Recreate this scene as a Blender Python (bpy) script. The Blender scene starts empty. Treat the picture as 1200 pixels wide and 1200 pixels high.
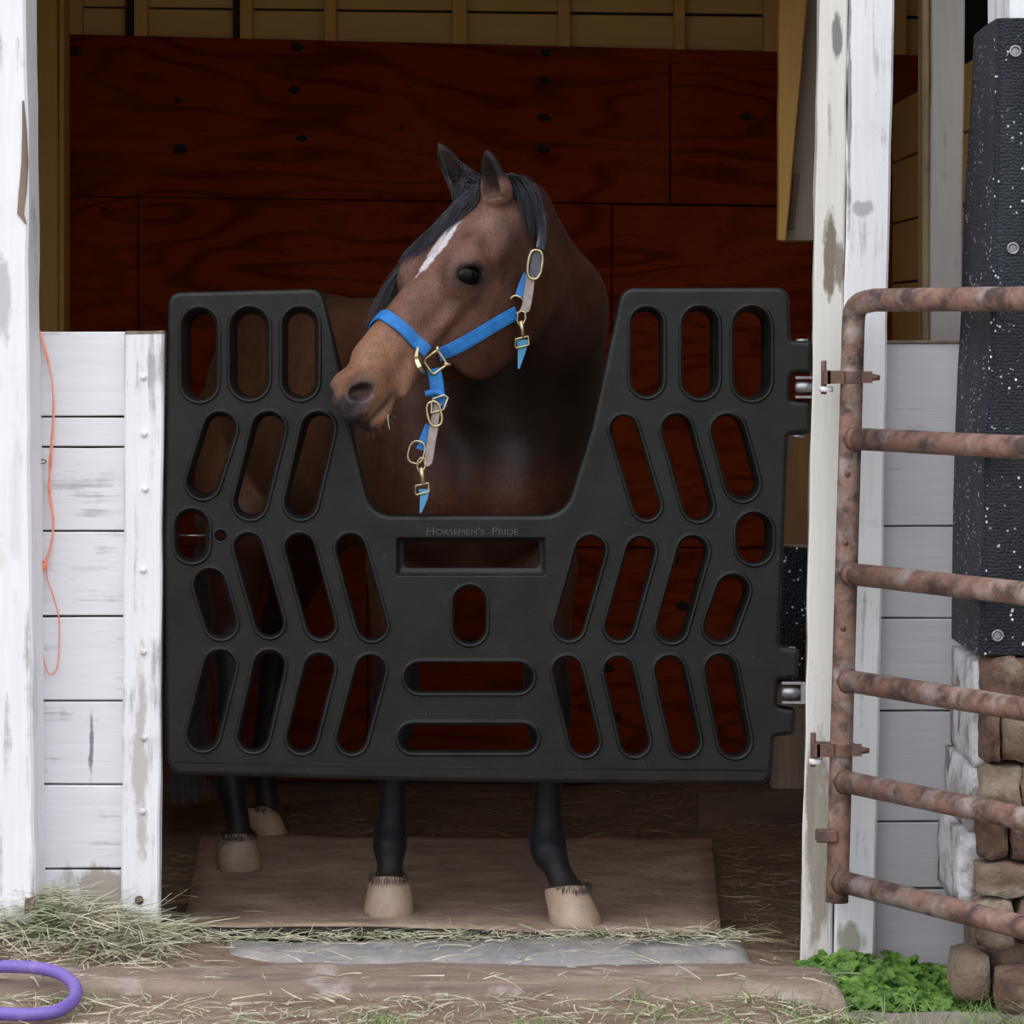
import bpy, bmesh, math, random
import numpy as np
from mathutils import Vector, Matrix, noise, geometry
from mathutils.bvhtree import BVHTree
random.seed(7); RNG = np.random.default_rng(7)
C = bpy.context.scene.collection
# ---------------------------------------------------------------- camera, world, exposure
F = 3920.0; DIST = 7.0; EYE = 1.3; HZ = 380.0
cam_data = bpy.data.cameras.new('camera'); cam = bpy.data.objects.new('camera', cam_data); C.objects.link(cam)
cam.location = (0, -DIST, EYE); cam.rotation_euler = (math.pi/2, 0, 0)
cam_data.sensor_width = 36; cam_data.lens = 36*F/1200
cam_data.shift_y = -(600-HZ)/1200; cam_data.clip_end = 200
bpy.context.scene.camera = cam
vs = bpy.context.scene.view_settings
vs.view_transform = 'Standard'; vs.look = 'None'; vs.gamma = 1; vs.exposure = 0.37
world = bpy.data.worlds.new('overcast_sky'); bpy.context.scene.world = world; world.use_nodes = True
wn = world.node_tree.nodes; wl = world.node_tree.links
bg = wn['Background']
tc = wn.new('ShaderNodeTexCoord'); sx = wn.new('ShaderNodeSeparateXYZ'); cr = wn.new('ShaderNodeValToRGB')
wl.new(tc.outputs['Generated'], sx.inputs[0]); wl.new(sx.outputs['Z'], cr.inputs[0]); wl.new(cr.outputs[0], bg.inputs[0])
cr.color_ramp.elements[0].position = 0.0; cr.color_ramp.elements[0].color = (.42, .445, .50, 1)
cr.color_ramp.elements[1].position = 1.0; cr.color_ramp.elements[1].color = (1.32, 1.36, 1.45, 1)
bg.inputs[1].default_value = 1.45      # overcast: three times brighter overhead than at the horizon
sl = bpy.data.lights.new('hazy_sun', 'SUN'); sl.energy = .75; sl.angle = math.radians(70); sl.color = (1, .98, .95)
so = bpy.data.objects.new('hazy_sun', sl); C.objects.link(so)
so.rotation_euler = (math.radians(52), 0, math.radians(-32))     # from upper left, in front of the barn

def at(px, py, Y=0.0):
    k = (DIST+Y)/F
    return Vector(((px-600)*k, Y, EYE-(py-HZ)*k))

# ---------------------------------------------------------------- materials
def mat(name, col, rough=.7, col2=None, scale=8, stretch=(1,1,1), lo=.35, hi=.65, bump=0, bscale=None, bstretch=None,
        metal=0, col3=None, s3=2, lo3=.55, hi3=.7, detail=6, spec=.5, attr=None, bdist=.01):
    m = bpy.data.materials.new(name); m.use_nodes = True
    n = m.node_tree.nodes; l = m.node_tree.links; b = n['Principled BSDF']
    b.inputs['Roughness'].default_value = rough; b.inputs['Metallic'].default_value = metal
    b.inputs['Specular IOR Level'].default_value = spec
    t = n.new('ShaderNodeTexCoord')
    def nz(sc, st, det=detail):
        mp = n.new('ShaderNodeMapping'); mp.inputs['Scale'].default_value = st
        l.new(t.outputs['Object'], mp.inputs[0])
        z = n.new('ShaderNodeTexNoise'); z.inputs['Scale'].default_value = sc; z.inputs['Detail'].default_value = det
        z.inputs['Roughness'].default_value = .65
        l.new(mp.outputs[0], z.inputs[0]); return z.outputs[0]
    def mr(src, a, c):
        r = n.new('ShaderNodeMapRange'); r.inputs[1].default_value = a; r.inputs[2].default_value = c
        l.new(src, r.inputs[0]); return r.outputs[0]
    def mix(f, a, c, mode='MIX'):
        x = n.new('ShaderNodeMix'); x.data_type = 'RGBA'; x.blend_type = mode
        if isinstance(f, float): x.inputs[0].default_value = f
        else: l.new(f, x.inputs[0])
        for i, v in ((6, a), (7, c)):
            if isinstance(v, tuple): x.inputs[i].default_value = (*v, 1)
            else: l.new(v, x.inputs[i])
        return x.outputs[2]
    cur = col
    if attr:
        at_ = n.new('ShaderNodeAttribute'); at_.attribute_name = attr; cur = at_.outputs['Color']
    if col2: cur = mix(mr(nz(scale, stretch), lo, hi), cur, col2)
    if col3: cur = mix(mr(nz(s3, (1,1,1)), lo3, hi3), cur, col3)
    if isinstance(cur, tuple): b.inputs['Base Color'].default_value = (*cur, 1)
    else: l.new(cur, b.inputs['Base Color'])
    if bump:
        bp = n.new('ShaderNodeBump'); bp.inputs['Strength'].default_value = bump; bp.inputs['Distance'].default_value = bdist
        l.new(nz(bscale or scale, bstretch or stretch), bp.inputs['Height']); l.new(bp.outputs[0], b.inputs['Normal'])
    m['_b'] = 1
    return m, n, l, b, t, nz, mr, mix
def M(*a, **k): return mat(*a, **k)[0]

def paint(name, white, under, grain, cover=.62, stain=None, lo3=.62, hi3=.8, s3=3, spots=()):
    # flaking paint: streaks along the grain show the weathered timber below
    m, n, l, b, t, nz, mr, mix = mat(name, white, .62)
    st = (.06, 1, 1) if grain == 'x' else (1, 1, .06)
    streak = nz(55, st, 8); patch = nz(5, (1,1,1), 5)
    ad = n.new('ShaderNodeMath'); ad.operation = 'ADD'; l.new(streak, ad.inputs[0]); l.new(patch, ad.inputs[1])
    hv = n.new('ShaderNodeMath'); hv.operation = 'MULTIPLY'; hv.inputs[1].default_value = .5; l.new(ad.outputs[0], hv.inputs[0])
    f = mr(hv.outputs[0], cover-.03, cover+.06)
    c = mix(f, white, under)
    fine = mr(nz(90, st, 4), .3, .75)
    c = mix(fine, c, mix(.5, c, tuple(v*.82 for v in white)))
    if stain: c = mix(mr(nz(s3, (1,1,1), 5), lo3, hi3), c, stain)
    for (px_, py_, Yd, rx, rz, cc) in spots:        # worn or dirty places with an outline of their own
        p = at(px_, py_, Yd); mp = n.new('ShaderNodeMapping'); mp.inputs['Location'].default_value = (-p.x/rx, 0, -p.z/rz); mp.inputs['Scale'].default_value = (1/rx, 0, 1/rz)
        l.new(t.outputs['Object'], mp.inputs[0]); ln = n.new('ShaderNodeVectorMath'); ln.operation = 'LENGTH'; l.new(mp.outputs[0], ln.inputs[0])
        zz_ = nz(26, (1,1,.35), 6); sb = n.new('ShaderNodeMath'); sb.operation = 'MULTIPLY_ADD'; sb.inputs[1].default_value = -2.6; l.new(zz_, sb.inputs[0]); l.new(ln.outputs['Value'], sb.inputs[2])
        mk = mr(sb.outputs[0], -.35, -.75); c = mix(mk, c, cc)
    l.new(c, b.inputs['Base Color'])
    bp = n.new('ShaderNodeBump'); bp.inputs['Strength'].default_value = .35; bp.inputs['Distance'].default_value = .003
    mm = n.new('ShaderNodeMath'); mm.operation = 'SUBTRACT'; l.new(nz(70, st, 5), mm.inputs[0]); l.new(f, mm.inputs[1])
    l.new(mm.outputs[0], bp.inputs['Height']); l.new(bp.outputs[0], b.inputs['Normal'])
    return m

W = (.80, .80, .83)
MT = {}
MT['white_h'] = paint('white_paint_boards', W, (.40,.39,.41), 'x', .575, spots=((107,875,.02,.008,.09,(.22,.22,.27)),(110,1040,.02,.10,.05,(.42,.36,.32))))
MT['white_v'] = paint('white_paint_posts', W, (.34,.33,.33), 'z', .575, stain=(.50,.46,.40), lo3=.60, hi3=.78, spots=((1012,245,-.02,.03,.02,(.42,.42,.46)),(18,560,-.15,.015,.25,(.70,.70,.72)),(6,350,-.15,.02,.1,(.5,.5,.52)),(1000,1105,-.02,.04,.05,(.36,.35,.29)),(165,900,-.01,.02,.3,(.5,.47,.45)),(995,130,-.02,.006,.30,(.25,.26,.30))))
MT['white_old'] = paint('old_white_paint', (.72,.70,.66), (.33,.31,.30), 'z', .585, stain=(.50,.46,.40), spots=((972,305,-.02,.016,.09,(.20,.165,.125)),(985,318,-.02,.013,.06,(.24,.205,.165)),(981,45,-.02,.012,.05,(.2,.2,.2)),(960,1000,-.02,.03,.3,(.36,.32,.27)),(950,930,-.02,.01,.12,(.3,.26,.22))))
MT['white_right'] = paint('white_paint_lower_wall', (.58,.575,.61), (.38,.36,.36), 'x', .63, stain=(.44,.40,.35), lo3=.64)
MT['cream'] = paint('cream_interior_paint', (.66,.38,.10), (.22,.11,.04), 'z', .62, stain=(.50,.26,.07), lo3=.55)
MT['cream_h'] = paint('cream_interior_boards', (.66,.42,.13), (.22,.11,.04), 'x', .66, stain=(.55,.30,.08), lo3=.55)
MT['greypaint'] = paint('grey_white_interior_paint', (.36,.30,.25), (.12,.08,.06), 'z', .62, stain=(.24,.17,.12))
MT['greypost'] = paint('pale_opening_post_paint', (.40,.37,.35), (.16,.11,.08), 'z', .62, stain=(.30,.25,.20))
MT['bare'] = M('bare_weathered_wood', (.26,.19,.14), .85, (.14,.10,.08), 30, (1,1,.08), bump=.4)
# plywood: broad rotary cut figure
def plywood():
    m, n, l, b, t, nz, mr, mix = mat('stained_plywood', (.09,.014,.004), .8, spec=.03)
    mp = n.new('ShaderNodeMapping'); mp.inputs['Scale'].default_value = (.55, 1, 2.2); l.new(t.outputs['Object'], mp.inputs[0])
    z = n.new('ShaderNodeTexNoise'); z.inputs['Scale'].default_value = 2.0; z.inputs['Detail'].default_value = 2; l.new(mp.outputs[0], z.inputs[0])
    mu = n.new('ShaderNodeMath'); mu.operation = 'MULTIPLY'; mu.inputs[1].default_value = 60; l.new(z.outputs[0], mu.inputs[0])
    sn = n.new('ShaderNodeMath'); sn.operation = 'SINE'; l.new(mu.outputs[0], sn.inputs[0])
    f = mr(sn.outputs[0], .1, 1.3)
    c = mix(f, (.215,.030,.004), (.085,.009,.002))
    c = mix(mr(nz(3,(1,1,1),5), .45, .75), c, (.25,.045,.008))
    c = mix(mr(nz(140,(.15,1,1),3), .55, .8), c, (.09,.011,.003))
    l.new(c, b.inputs['Base Color'])
    return m
MT['ply'] = plywood()
MT['knot'] = M('dark_knot', (.008,.004,.003), .8)
MT['dark_gap'] = M('dark_timber_and_shadow', (.03,.022,.016), .9)  # backing timber, also used for the stud shadow strips
MT['steel'] = M('grey_steel', (.38,.38,.40), .38, (.22,.22,.23), 60, metal=.85)
MT['brass'] = M('worn_brass', (.62,.52,.30), .30, (.40,.33,.2), 60, metal=.9)
MT['rust'] = M('rusty_tube_steel', (.27,.155,.12), .65, (.085,.055,.05), 20, (1,1,1), lo=.42, hi=.62, bump=.5, bscale=60,
               col3=(.36,.30,.28), s3=11, lo3=.50, hi3=.66, metal=.05, spec=.3, bdist=.003)
MT['rust_dark'] = M('dark_rusty_steel', (.20,.10,.07), .7, (.08,.05,.045), 30, bump=.5, bscale=80, bdist=.003, metal=.1)
def guard_mat():
    m, n, l, b, t, nz, mr, mix = mat('black_moulded_plastic', (.022,.022,.023), .34, spec=.30)
    c = mix(mr(nz(9,(1,1,1),6), .35, .75), (.0035,.0034,.0034), (.013,.0127,.0125))
    c = mix(mr(nz(170,(1,1,.25),3), .66, .78), c, (.075,.075,.075))
    l.new(c, b.inputs['Base Color'])
    l.new(mr(nz(30,(1,1,1),4), -1.0, 2.4), b.inputs['Roughness'])
    bp = n.new('ShaderNodeBump'); bp.inputs['Strength'].default_value = .25; bp.inputs['Distance'].default_value = .004
    l.new(nz(6,(1,1,1),9), bp.inputs['Height']); l.new(bp.outputs[0], b.inputs['Normal'])
    return m
MT['guard'] = guard_mat()
def rubber():
    m, n, l, b, t, nz, mr, mix = mat('dimpled_black_rubber', (.014,.017,.026), .5, spec=.25)
    v = n.new('ShaderNodeTexVoronoi'); v.inputs['Scale'].default_value = 150; v.inputs['Randomness'].default_value = .55
    l.new(t.outputs['Object'], v.inputs[0])
    w = n.new('ShaderNodeTexVoronoi'); w.inputs['Scale'].default_value = 85; l.new(t.outputs['Object'], w.inputs[0])
    sp = mr(w.outputs['Distance'], .26, .16)
    gate_ = mr(nz(22,(1,1,1),4), .52, .58)
    mu = n.new('ShaderNodeMath'); mu.operation = 'MULTIPLY'; l.new(sp, mu.inputs[0]); l.new(gate_, mu.inputs[1])
    c = mix(mr(nz(4,(1,1,.4),6), .4, .75), (.007,.009,.015), (.03,.033,.045))
    c = mix(mu.outputs[0], c, (.75,.78,.85))
    l.new(c, b.inputs['Base Color'])
    bp = n.new('ShaderNodeBump'); bp.inputs['Strength'].default_value = .8; bp.inputs['Distance'].default_value = .003
    bp.invert = True
    l.new(v.outputs['Distance'], bp.inputs['Height']); l.new(bp.outputs[0], b.inputs['Normal'])
    return m
MT['rubber'] = rubber()
MT['mat'] = M('dusty_rubber_mat', (.44,.31,.235), .85, (.19,.125,.095), 7, (1,1.6,1), lo=.3, hi=.72, bump=.8, bscale=26, col3=(.48,.38,.31), s3=4, bdist=.012)
MT['mat_edge'] = M('black_mat_edge', (.02,.015,.014), .9)
MT['dirt'] = M('dirt_floor', (.34,.24,.175), .95, (.16,.10,.07), 6, lo=.3, hi=.7, bump=1, bscale=45, col3=(.34,.27,.20), s3=9, lo3=.55, hi3=.75, bdist=.015)
MT['earth_in'] = M('stall_earth_floor', (.26,.165,.11), .95, (.12,.075,.05), 6, lo=.3, hi=.7, bump=1, bscale=40, col3=(.2,.16,.1), s3=9, lo3=.55, hi3=.75, bdist=.015)
MT['sill'] = M('weathered_sill_timber', (.30,.22,.17), .9, (.14,.10,.08), 14, (.12,1,1), bump=1, bscale=26, bstretch=(.2,1,1), col3=(.40,.34,.31), s3=7, bdist=.012)
MT['slab'] = M('grey_stone_slab', (.22,.21,.22), .8, (.34,.31,.29), 9, bump=.7, bscale=22, col3=(.13,.12,.12), s3=5, bdist=.01)
MT['stone'] = M('brown_sandstone', (.19,.10,.065), .9, (.07,.045,.038), 22, bump=1, bscale=38, col3=(.36,.27,.20), s3=9, lo3=.5, hi3=.7, bdist=.012)
MT['stone2'] = M('buff_fieldstone', (.24,.165,.11), .9, (.16,.11,.08), 12, bump=1, bscale=38, col3=(.36,.30,.24), s3=9, lo3=.5, hi3=.7, bdist=.012)
MT['stonew'] = M('whitewashed_stone', (.62,.62,.65), .9, (.36,.34,.34), 14, lo=.45, hi=.62, bump=1, bscale=34, col3=(.20,.16,.13), s3=9, lo3=.56, hi3=.64, bdist=.012)
MT['mortar'] = M('sandy_mortar', (.30,.22,.16), .95, (.17,.12,.09), 20, bump=1, bscale=50, bdist=.01)
MT['grass'] = M('green_grass', (.13,.24,.06), .6, (.24,.30,.12), 7)
MT['weed'] = M('bright_green_leaves', (.15,.28,.05), .5, (.045,.11,.02), 40, lo=.4, hi=.6, spec=.2)
MT['hay'] = M('dry_hay', (.42,.40,.28), .8, (.60,.55,.40), 14, lo=.4, hi=.6, col3=(.26,.31,.16), s3=9, lo3=.52, hi3=.62)
MT['hay2'] = M('dull_straw', (.42,.34,.20), .85, (.22,.17,.10), 14)
MT['hose'] = M('purple_hose_rubber', (.165,.105,.40), .5, (.26,.21,.45), 14, lo=.5, hi=.75, bump=.2, bscale=50, bdist=.003)
MT['twine'] = M('orange_twine', (.90,.24,.13), .8, (.85,.42,.34), 40, bump=.4, bscale=300, bdist=.002)
MT['blue'] = M('blue_nylon_webbing', (.006,.125,.40), .65, (.02,.19,.52), 30, bump=.5, bscale=420, bdist=.001)
MT['blue_fade'] = M('faded_blue_webbing', (.03,.20,.40), .6, (.07,.26,.42), 40, bump=.5, bscale=420, bdist=.001)
MT['leather'] = M('worn_grey_leather', (.22,.17,.15), .55, (.34,.29,.27), 50, bump=.2, bscale=150, bdist=.001)
MT['darkleather'] = M('dark_padded_strap', (.05,.055,.075), .5, (.10,.11,.14), 50, bump=.2, bscale=150, bdist=.001)
MT['hoof'] = M('pale_hoof_horn', (.44,.33,.25), .6, (.30,.20,.13), 12, (1,1,.6), lo=.4, hi=.7, col3=(.16,.14,.14), s3=14, lo3=.58, hi3=.66, bump=.3, bscale=60, bdist=.002)
MT['eye'] = M('dark_eyeball', (.002,.0018,.0025), .03, spec=.14)
MT['hair'] = M('black_horse_hair', (.014,.015,.021), .42, (.04,.042,.056), 60, lo=.45, hi=.7, spec=.45)
MT['tailhair'] = M('grey_black_tail_hair', (.10,.095,.095), .5, (.22,.21,.21), 60, lo=.5, hi=.7)
def coat():
    m, n, l, b, t, nz, mr, mix = mat('bay_horse_coat', (.1,.05,.03), .5, attr='coat', spec=.22)
    cur = n.new('ShaderNodeAttribute'); cur.attribute_name = 'coat'
    dk = mix(1.0, cur.outputs['Color'], (.52,.47,.47), 'MULTIPLY')
    c = mix(mr(nz(16,(1,1,1),6), .35, .7), cur.outputs['Color'], dk)
    dk2 = mix(1.0, c, (.60,.56,.56), 'MULTIPLY')
    c = mix(mr(nz(260,(1,1,.35),2), .45, .7), c, dk2)
    l.new(c, b.inputs['Base Color'])
    bp = n.new('ShaderNodeBump'); bp.inputs['Strength'].default_value = .30; bp.inputs['Distance'].default_value = .002
    l.new(nz(230,(1,1,.35),3), bp.inputs['Height']); l.new(bp.outputs[0], b.inputs['Normal'])
    b.inputs['Sheen Weight'].default_value = .03; b.inputs['Sheen Roughness'].default_value = .4
    return m
MT['coat'] = coat()

# ---------------------------------------------------------------- object helpers
def meta(o, label=None, cat=None, group=None, kind=None):
    if label: o['label'] = label
    if cat: o['category'] = cat
    if group: o['group'] = group
    if kind: o['kind'] = kind
    return o
def thing(name, loc, label, cat, group=None, kind=None):
    o = bpy.data.objects.new(name, None); C.objects.link(o); o.location = loc; o.empty_display_size = .05
    return meta(o, label, cat, group, kind)
WM = {}
def wloc(o):
    v = Vector(o.location) if o.parent is None else Vector((0,0,0))
    return v
def link(name, me, m, parent=None):
    o = bpy.data.objects.new(name, me); C.objects.link(o)
    if m and not me.materials: me.materials.append(m)
    if parent:
        o.parent = parent
        if parent.parent is None and parent.type == 'EMPTY':
            o.matrix_parent_inverse = Matrix.Translation(-Vector(parent.location))
    return o
def mesh(name, verts, faces, m, parent=None, smooth=False):
    me = bpy.data.meshes.new(name); me.from_pydata([tuple(v) for v in verts], [], faces); me.update()
    if smooth: me.polygons.foreach_set('use_smooth', [True]*len(me.polygons))
    return link(name, me, m, parent)
def bmo(name, bm, m, parent=None, smooth=False):
    me = bpy.data.meshes.new(name); bm.normal_update(); bm.to_mesh(me); bm.free()
    if smooth: me.polygons.foreach_set('use_smooth', [True]*len(me.polygons))
    return link(name, me, m, parent)
def hexa(name, c8, m, parent=None, bevel=.003, rough=0.0, cuts=0, seed=0):
    """box from 8 corners: bottom 4 (ccw) then top 4; bevelled, optionally cut and jittered"""
    bm = bmesh.new(); v = [bm.verts.new(p) for p in c8]
    for f in ((3,2,1,0),(4,5,6,7),(0,1,5,4),(1,2,6,5),(2,3,7,6),(3,0,4,7)): bm.faces.new([v[i] for i in f])
    bmesh.ops.recalc_face_normals(bm, faces=bm.faces[:])
    if cuts:
        ext = [max(p[i] for p in c8)-min(p[i] for p in c8) for i in range(3)]; ax = ext.index(max(ext))
        es = [e for e in bm.edges if abs((e.verts[0].co-e.verts[1].co)[ax]) > .8*ext[ax]]
        bmesh.ops.subdivide_edges(bm, edges=es, cuts=cuts, use_grid_fill=True)
    if bevel: bmesh.ops.bevel(bm, geom=[e for e in bm.edges if len(e.link_faces) == 2 and e.calc_face_angle(0) > .5], offset=bevel, segments=1, affect='EDGES', clamp_overlap=True)
    if rough:
        for w in bm.verts:
            nn = noise.noise_vector(w.co*9+Vector((seed*3.1,seed*1.7,0))); w.co += Vector((nn.x*rough, nn.y*rough*.4, nn.z*rough))
    return bmo(name, bm, m, parent)
def box(name, x0, x1, y0, y1, z0, z1, m, parent=None, **k):
    return hexa(name, [(x0,y0,z0),(x1,y0,z0),(x1,y1,z0),(x0,y1,z0),(x0,y0,z1),(x1,y0,z1),(x1,y1,z1),(x0,y1,z1)], m, parent, **k)
def pxprism(name, quad, Y0, Y1, m, parent=None, **k):
    """upright board whose front face has the given outline (BL,BR,TR,TL pixels at depth Y0), real thickness Y1-Y0"""
    f = [at(x, y, Y0) for x, y in quad]; b = [Vector((p.x, Y1, p.z)) for p in f]
    return hexa(name, [f[0], f[1], b[1], b[0], f[3], f[2], b[2], b[3]], m, parent, **k)
def catmull(pts, n=6):
    pts = [Vector(p) for p in pts]; out = []
    P = [pts[0]*2-pts[1]]+pts+[pts[-1]*2-pts[-2]]
    for i in range(1, len(P)-2):
        for j in range(n):
            t = j/n; a, b, c, d = P[i-1], P[i], P[i+1], P[i+2]
            out.append(.5*((2*b)+(c-a)*t+(2*a-5*b+4*c-d)*t*t+(3*b-a-3*c+d)*t**3))
    out.append(pts[-1]); return out
def tube_data(path, r, seg=10, closed=False, caps=True):
    path = [Vector(p) for p in path]; n = len(path); V = []; Fc = []; up = None
    for i in range(n):
        a = path[i-1] if (i or closed) else path[i]; b = path[(i+1) % n] if (i < n-1 or closed) else path[i]
        t = (b-a).normalized()
        if up is None: up = t.orthogonal().normalized()
        up = (up-t*up.dot(t)).normalized(); s = t.cross(up)
        rr = r(i/(n-1)) if callable(r) else r
        for k in range(seg):
            an = 2*math.pi*k/seg; V.append(path[i]+(up*math.cos(an)+s*math.sin(an))*rr)
    for i in range(n if closed else n-1):
        j = (i+1) % n
        for k in range(seg): Fc.append((i*seg+k, i*seg+(k+1) % seg, j*seg+(k+1) % seg, j*seg+k))
    if caps and not closed: Fc.append(tuple(range(seg-1,-1,-1))); Fc.append(tuple((n-1)*seg+k for k in range(seg)))
    return V, Fc
def tube(name, path, r, m, parent=None, seg=10, closed=False):
    V, Fc = tube_data(path, r, seg, closed); return mesh(name, V, Fc, m, parent, True)
def merge(parts):
    V = []; Fc = []
    for v, f in parts:
        o = len(V); V += list(v); Fc += [tuple(i+o for i in q) for q in f]
    return V, Fc
def ring_path(c, u, v, ru, rv, n=28, a0=0, a1=2*math.pi):
    return [c+u*math.cos(a0+(a1-a0)*i/n)*ru+v*math.sin(a0+(a1-a0)*i/n)*rv for i in range(n)]
def blades(name, n, base_fn, len_rng, wid, m, parent=None, lie=.9, bend=.3, taper=.3):
    """n thin bent blades of grass or hay as one mesh"""
    V = []; Fc = []
    for i in range(n):
        p = Vector(base_fn()); L = random.uniform(*len_rng); az = random.uniform(0, 2*math.pi)
        el = (1-lie)*random.uniform(.2, 1.5)+lie*random.uniform(-.05, .28)
        d = Vector((math.cos(az)*math.cos(el), math.sin(az)*math.cos(el), math.sin(el)))
        s = d.cross(Vector((0,0,1))).normalized()*wid*random.uniform(.6,1.3)*.5
        s = Matrix.Rotation(random.uniform(-.9,.9), 3, d) @ s
        bv = Vector((random.uniform(-1,1), random.uniform(-1,1), random.uniform(-1,.1)))*bend*L
        o = len(V)
        for k in range(4):
            t = k/3; c = p+d*L*t+bv*t*t; w = s*(1-t*(1-taper)); V += [c-w, c+w]
        for k in range(3): q = o+k*2; Fc.append((q, q+1, q+3, q+2))
    o = mesh(name, V, Fc, m, parent); return o

# ---------------------------------------------------------------- setting: ground, walls
def ground_z(x, y): return .018*noise.noise((x*2.2, y*2.2, 1))+.007*noise.noise((x*9, y*9, 4))
def grid(name, x0, x1, y0, y1, nx, ny, zf, m):
    V = [(x0+(x1-x0)*i/nx, y0+(y1-y0)*j/ny, 0) for j in range(ny+1) for i in range(nx+1)]
    V = [(x, y, zf(x, y)) for x, y, z in V]
    Fc = [(j*(nx+1)+i, j*(nx+1)+i+1, (j+1)*(nx+1)+i+1, (j+1)*(nx+1)+i) for j in range(ny) for i in range(nx)]
    return mesh(name, V, Fc, m, None, True)
def zf_out(x, y):
    z = ground_z(x, y)-.012
    if y < -1.45 or abs(x) > 2.5: z -= .12
    z += .075*math.exp(-((x+1.0)/.32)**2-((y+.12)/.16)**2)            # heap under the hay at the left post
    z -= .045*max(0, min(1, (x-.5)*4))
    if y > .05: z -= .03
    return z
g = grid('ground', -2.6, 2.6, -1.6, .40, 150, 70, zf_out, MT['dirt']); meta(g, 'trampled dirt and straw ground in front of the barn', 'ground', kind='structure')
g = mesh('ground', [(-14,-16,-.14),(14,-16,-.14),(14,.6,-.14),(-14,.6,-.14)], [(0,1,2,3)], M('yard_grass', (.16,.19,.09), .9, (.22,.18,.12), 2)); meta(g, 'yard ground stretching away from the barn', 'ground', kind='structure')
g = grid('floor', -2.0, 2.6, .05, 2.95, 120, 80, lambda x, y: ground_z(x, y)*.9-.02-.05*max(0, min(1, (x-.5)*4))*math.exp(-(y-.05)/.2), MT['earth_in']); meta(g, 'dark earth floor inside the stall', 'floor', kind='structure')

# back wall -------------------------------------------------------
YB = 2.6
wb = thing('wall_back', (0, YB, 0), 'back wall of the stall, red brown plywood below cream boards', 'wall', kind='structure')
def bpx(x, y, Y=YB): return at(x, y, Y)
ply = [((75,236,785,40,50)), ]
def ply_panel(x0, x1, yt0, yt1, yb0, yb1, s):
    pxprism('plywood_panel', [(x0, yb0), (x1, yb1), (x1, yt1), (x0, yt0)], YB+.002*s, YB+.018+.002*s, MT['ply'], wb, bevel=.0015)
def topl(x): return 40+(x-75)*.0245
ply_panel(76, 784.5, topl(76), topl(784), 229.5, 238.5, 0)
ply_panel(786, 1110, topl(785), topl(1110), 238.5, 243, 1)
ply_panel(76, 161, 231, 232, 640, 640, 1)
ply_panel(162.5, 716, 231.5, 239, 640, 641, 0)
ply_panel(717.5, 1110, 240, 245, 641, 642, 1)
ply_panel(76, 430, 641.5, 641.5, 915, 915, 0)
ply_panel(431.5, 1110, 641.5, 643.5, 915, 915, 1)
for kx, ky, kr in ((211,175,9),(345,105,7),(353,162,6),(348,55,7),(637,95,7),(637,138,7),(636,175,7),(640,62,7),(875,137,7),(87,60,9),(208,118,5),(122,245,3),
                   (790,655,8),(800,710,8),(712,783,7),(722,840,7),(240,540,6),(330,295,3),(470,150,4)):
    c = bpx(kx, ky, YB-.001); r = kr/F*(DIST+YB)
    V = [c+Vector((math.cos(a*.5236)*r*(1+.25*math.sin(a*2.3+kx)), 0, math.sin(a*.5236)*r*.7)) for a in range(12)]
    V2 = [v*1+Vector((0,-.002,0))-(v-c)*.25 for v in V]
    mesh('knot', V+V2, [(i,(i+1)%12,12+(i+1)%12,12+i) for i in range(12)]+[tuple(range(12,24))], MT['knot'], wb)
# cream boards above the plywood, behind the studs
zt = 2.62
for x0, x1, y0, y1 in ((60,1130,9,66),(60,1130,-62,7),(60,1130,-135,-64),(60,1130,-206,-137)):
    pxprism('plank', [(x0,y1),(x1,y1+12),(x1,y0+14),(x0,y0)], YB+.05, YB+.07, MT['cream_h'], wb, bevel=.002)
for x0, x1 in ((75,96),(157,173),(281,296),(380,394),(530,547),(654,668),(790,803),(895,912),(1048,1062)):
    pxprism('stud', [(x0,topl(x0)+20),(x1,topl(x1)+20),(x1,-206),(x0,-206)], YB+.004, YB+.05, MT['cream'], wb, bevel=.002)
for x0, x1 in ((147,157),(273,281)):   # dark strip standing in for the shadow beside a stud
    pxprism('shadow_strip', [(x0,topl(x0)+20),(x1,topl(x1)+20),(x1,-206),(x0,-206)], YB+.02, YB+.05, MT['dark_gap'], wb, bevel=.001)
box('backing', -1.6, 2.1, YB+.075, YB+.10, -.05, 2.7, MT['dark_gap'], wb, bevel=0)
# ceiling
cl = thing('ceiling', (0, 1.3, 2.6), 'dark boarded ceiling of the stall', 'ceiling', kind='structure')
for i in range(14):
    x = -2.0+i*.33; box('plank', x, x+.325, -.05, 2.75, 2.60, 2.625, MT['cream'], cl, bevel=.002)
# left interior wall
wlft = thing('wall_left', (-1.42, 1.3, 0), 'left boarded side wall of the stall', 'wall', kind='structure')
for i in range(15):
    z = i*.175; box('plank', -1.46, -1.435, .16, YB-.02, z+.002, z+.173, MT['cream_h'], wlft, bevel=.002)
pp = thing('corner_post', at(57, 700, 2.3), 'yellowed cream timber post in the back left corner of the stall', 'post')
box('post', *(at(40,0,2.3).x, at(67,0,2.3).x, 2.30, 2.44, -.03, 2.6), MT['cream'], pp, bevel=.004, rough=.004, cuts=8)
box('edge_strip', *(at(67.5,0,2.3).x, at(74,0,2.3).x, 2.32, 2.44, -.03, 2.6), MT['cream'], pp, bevel=.003)
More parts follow.
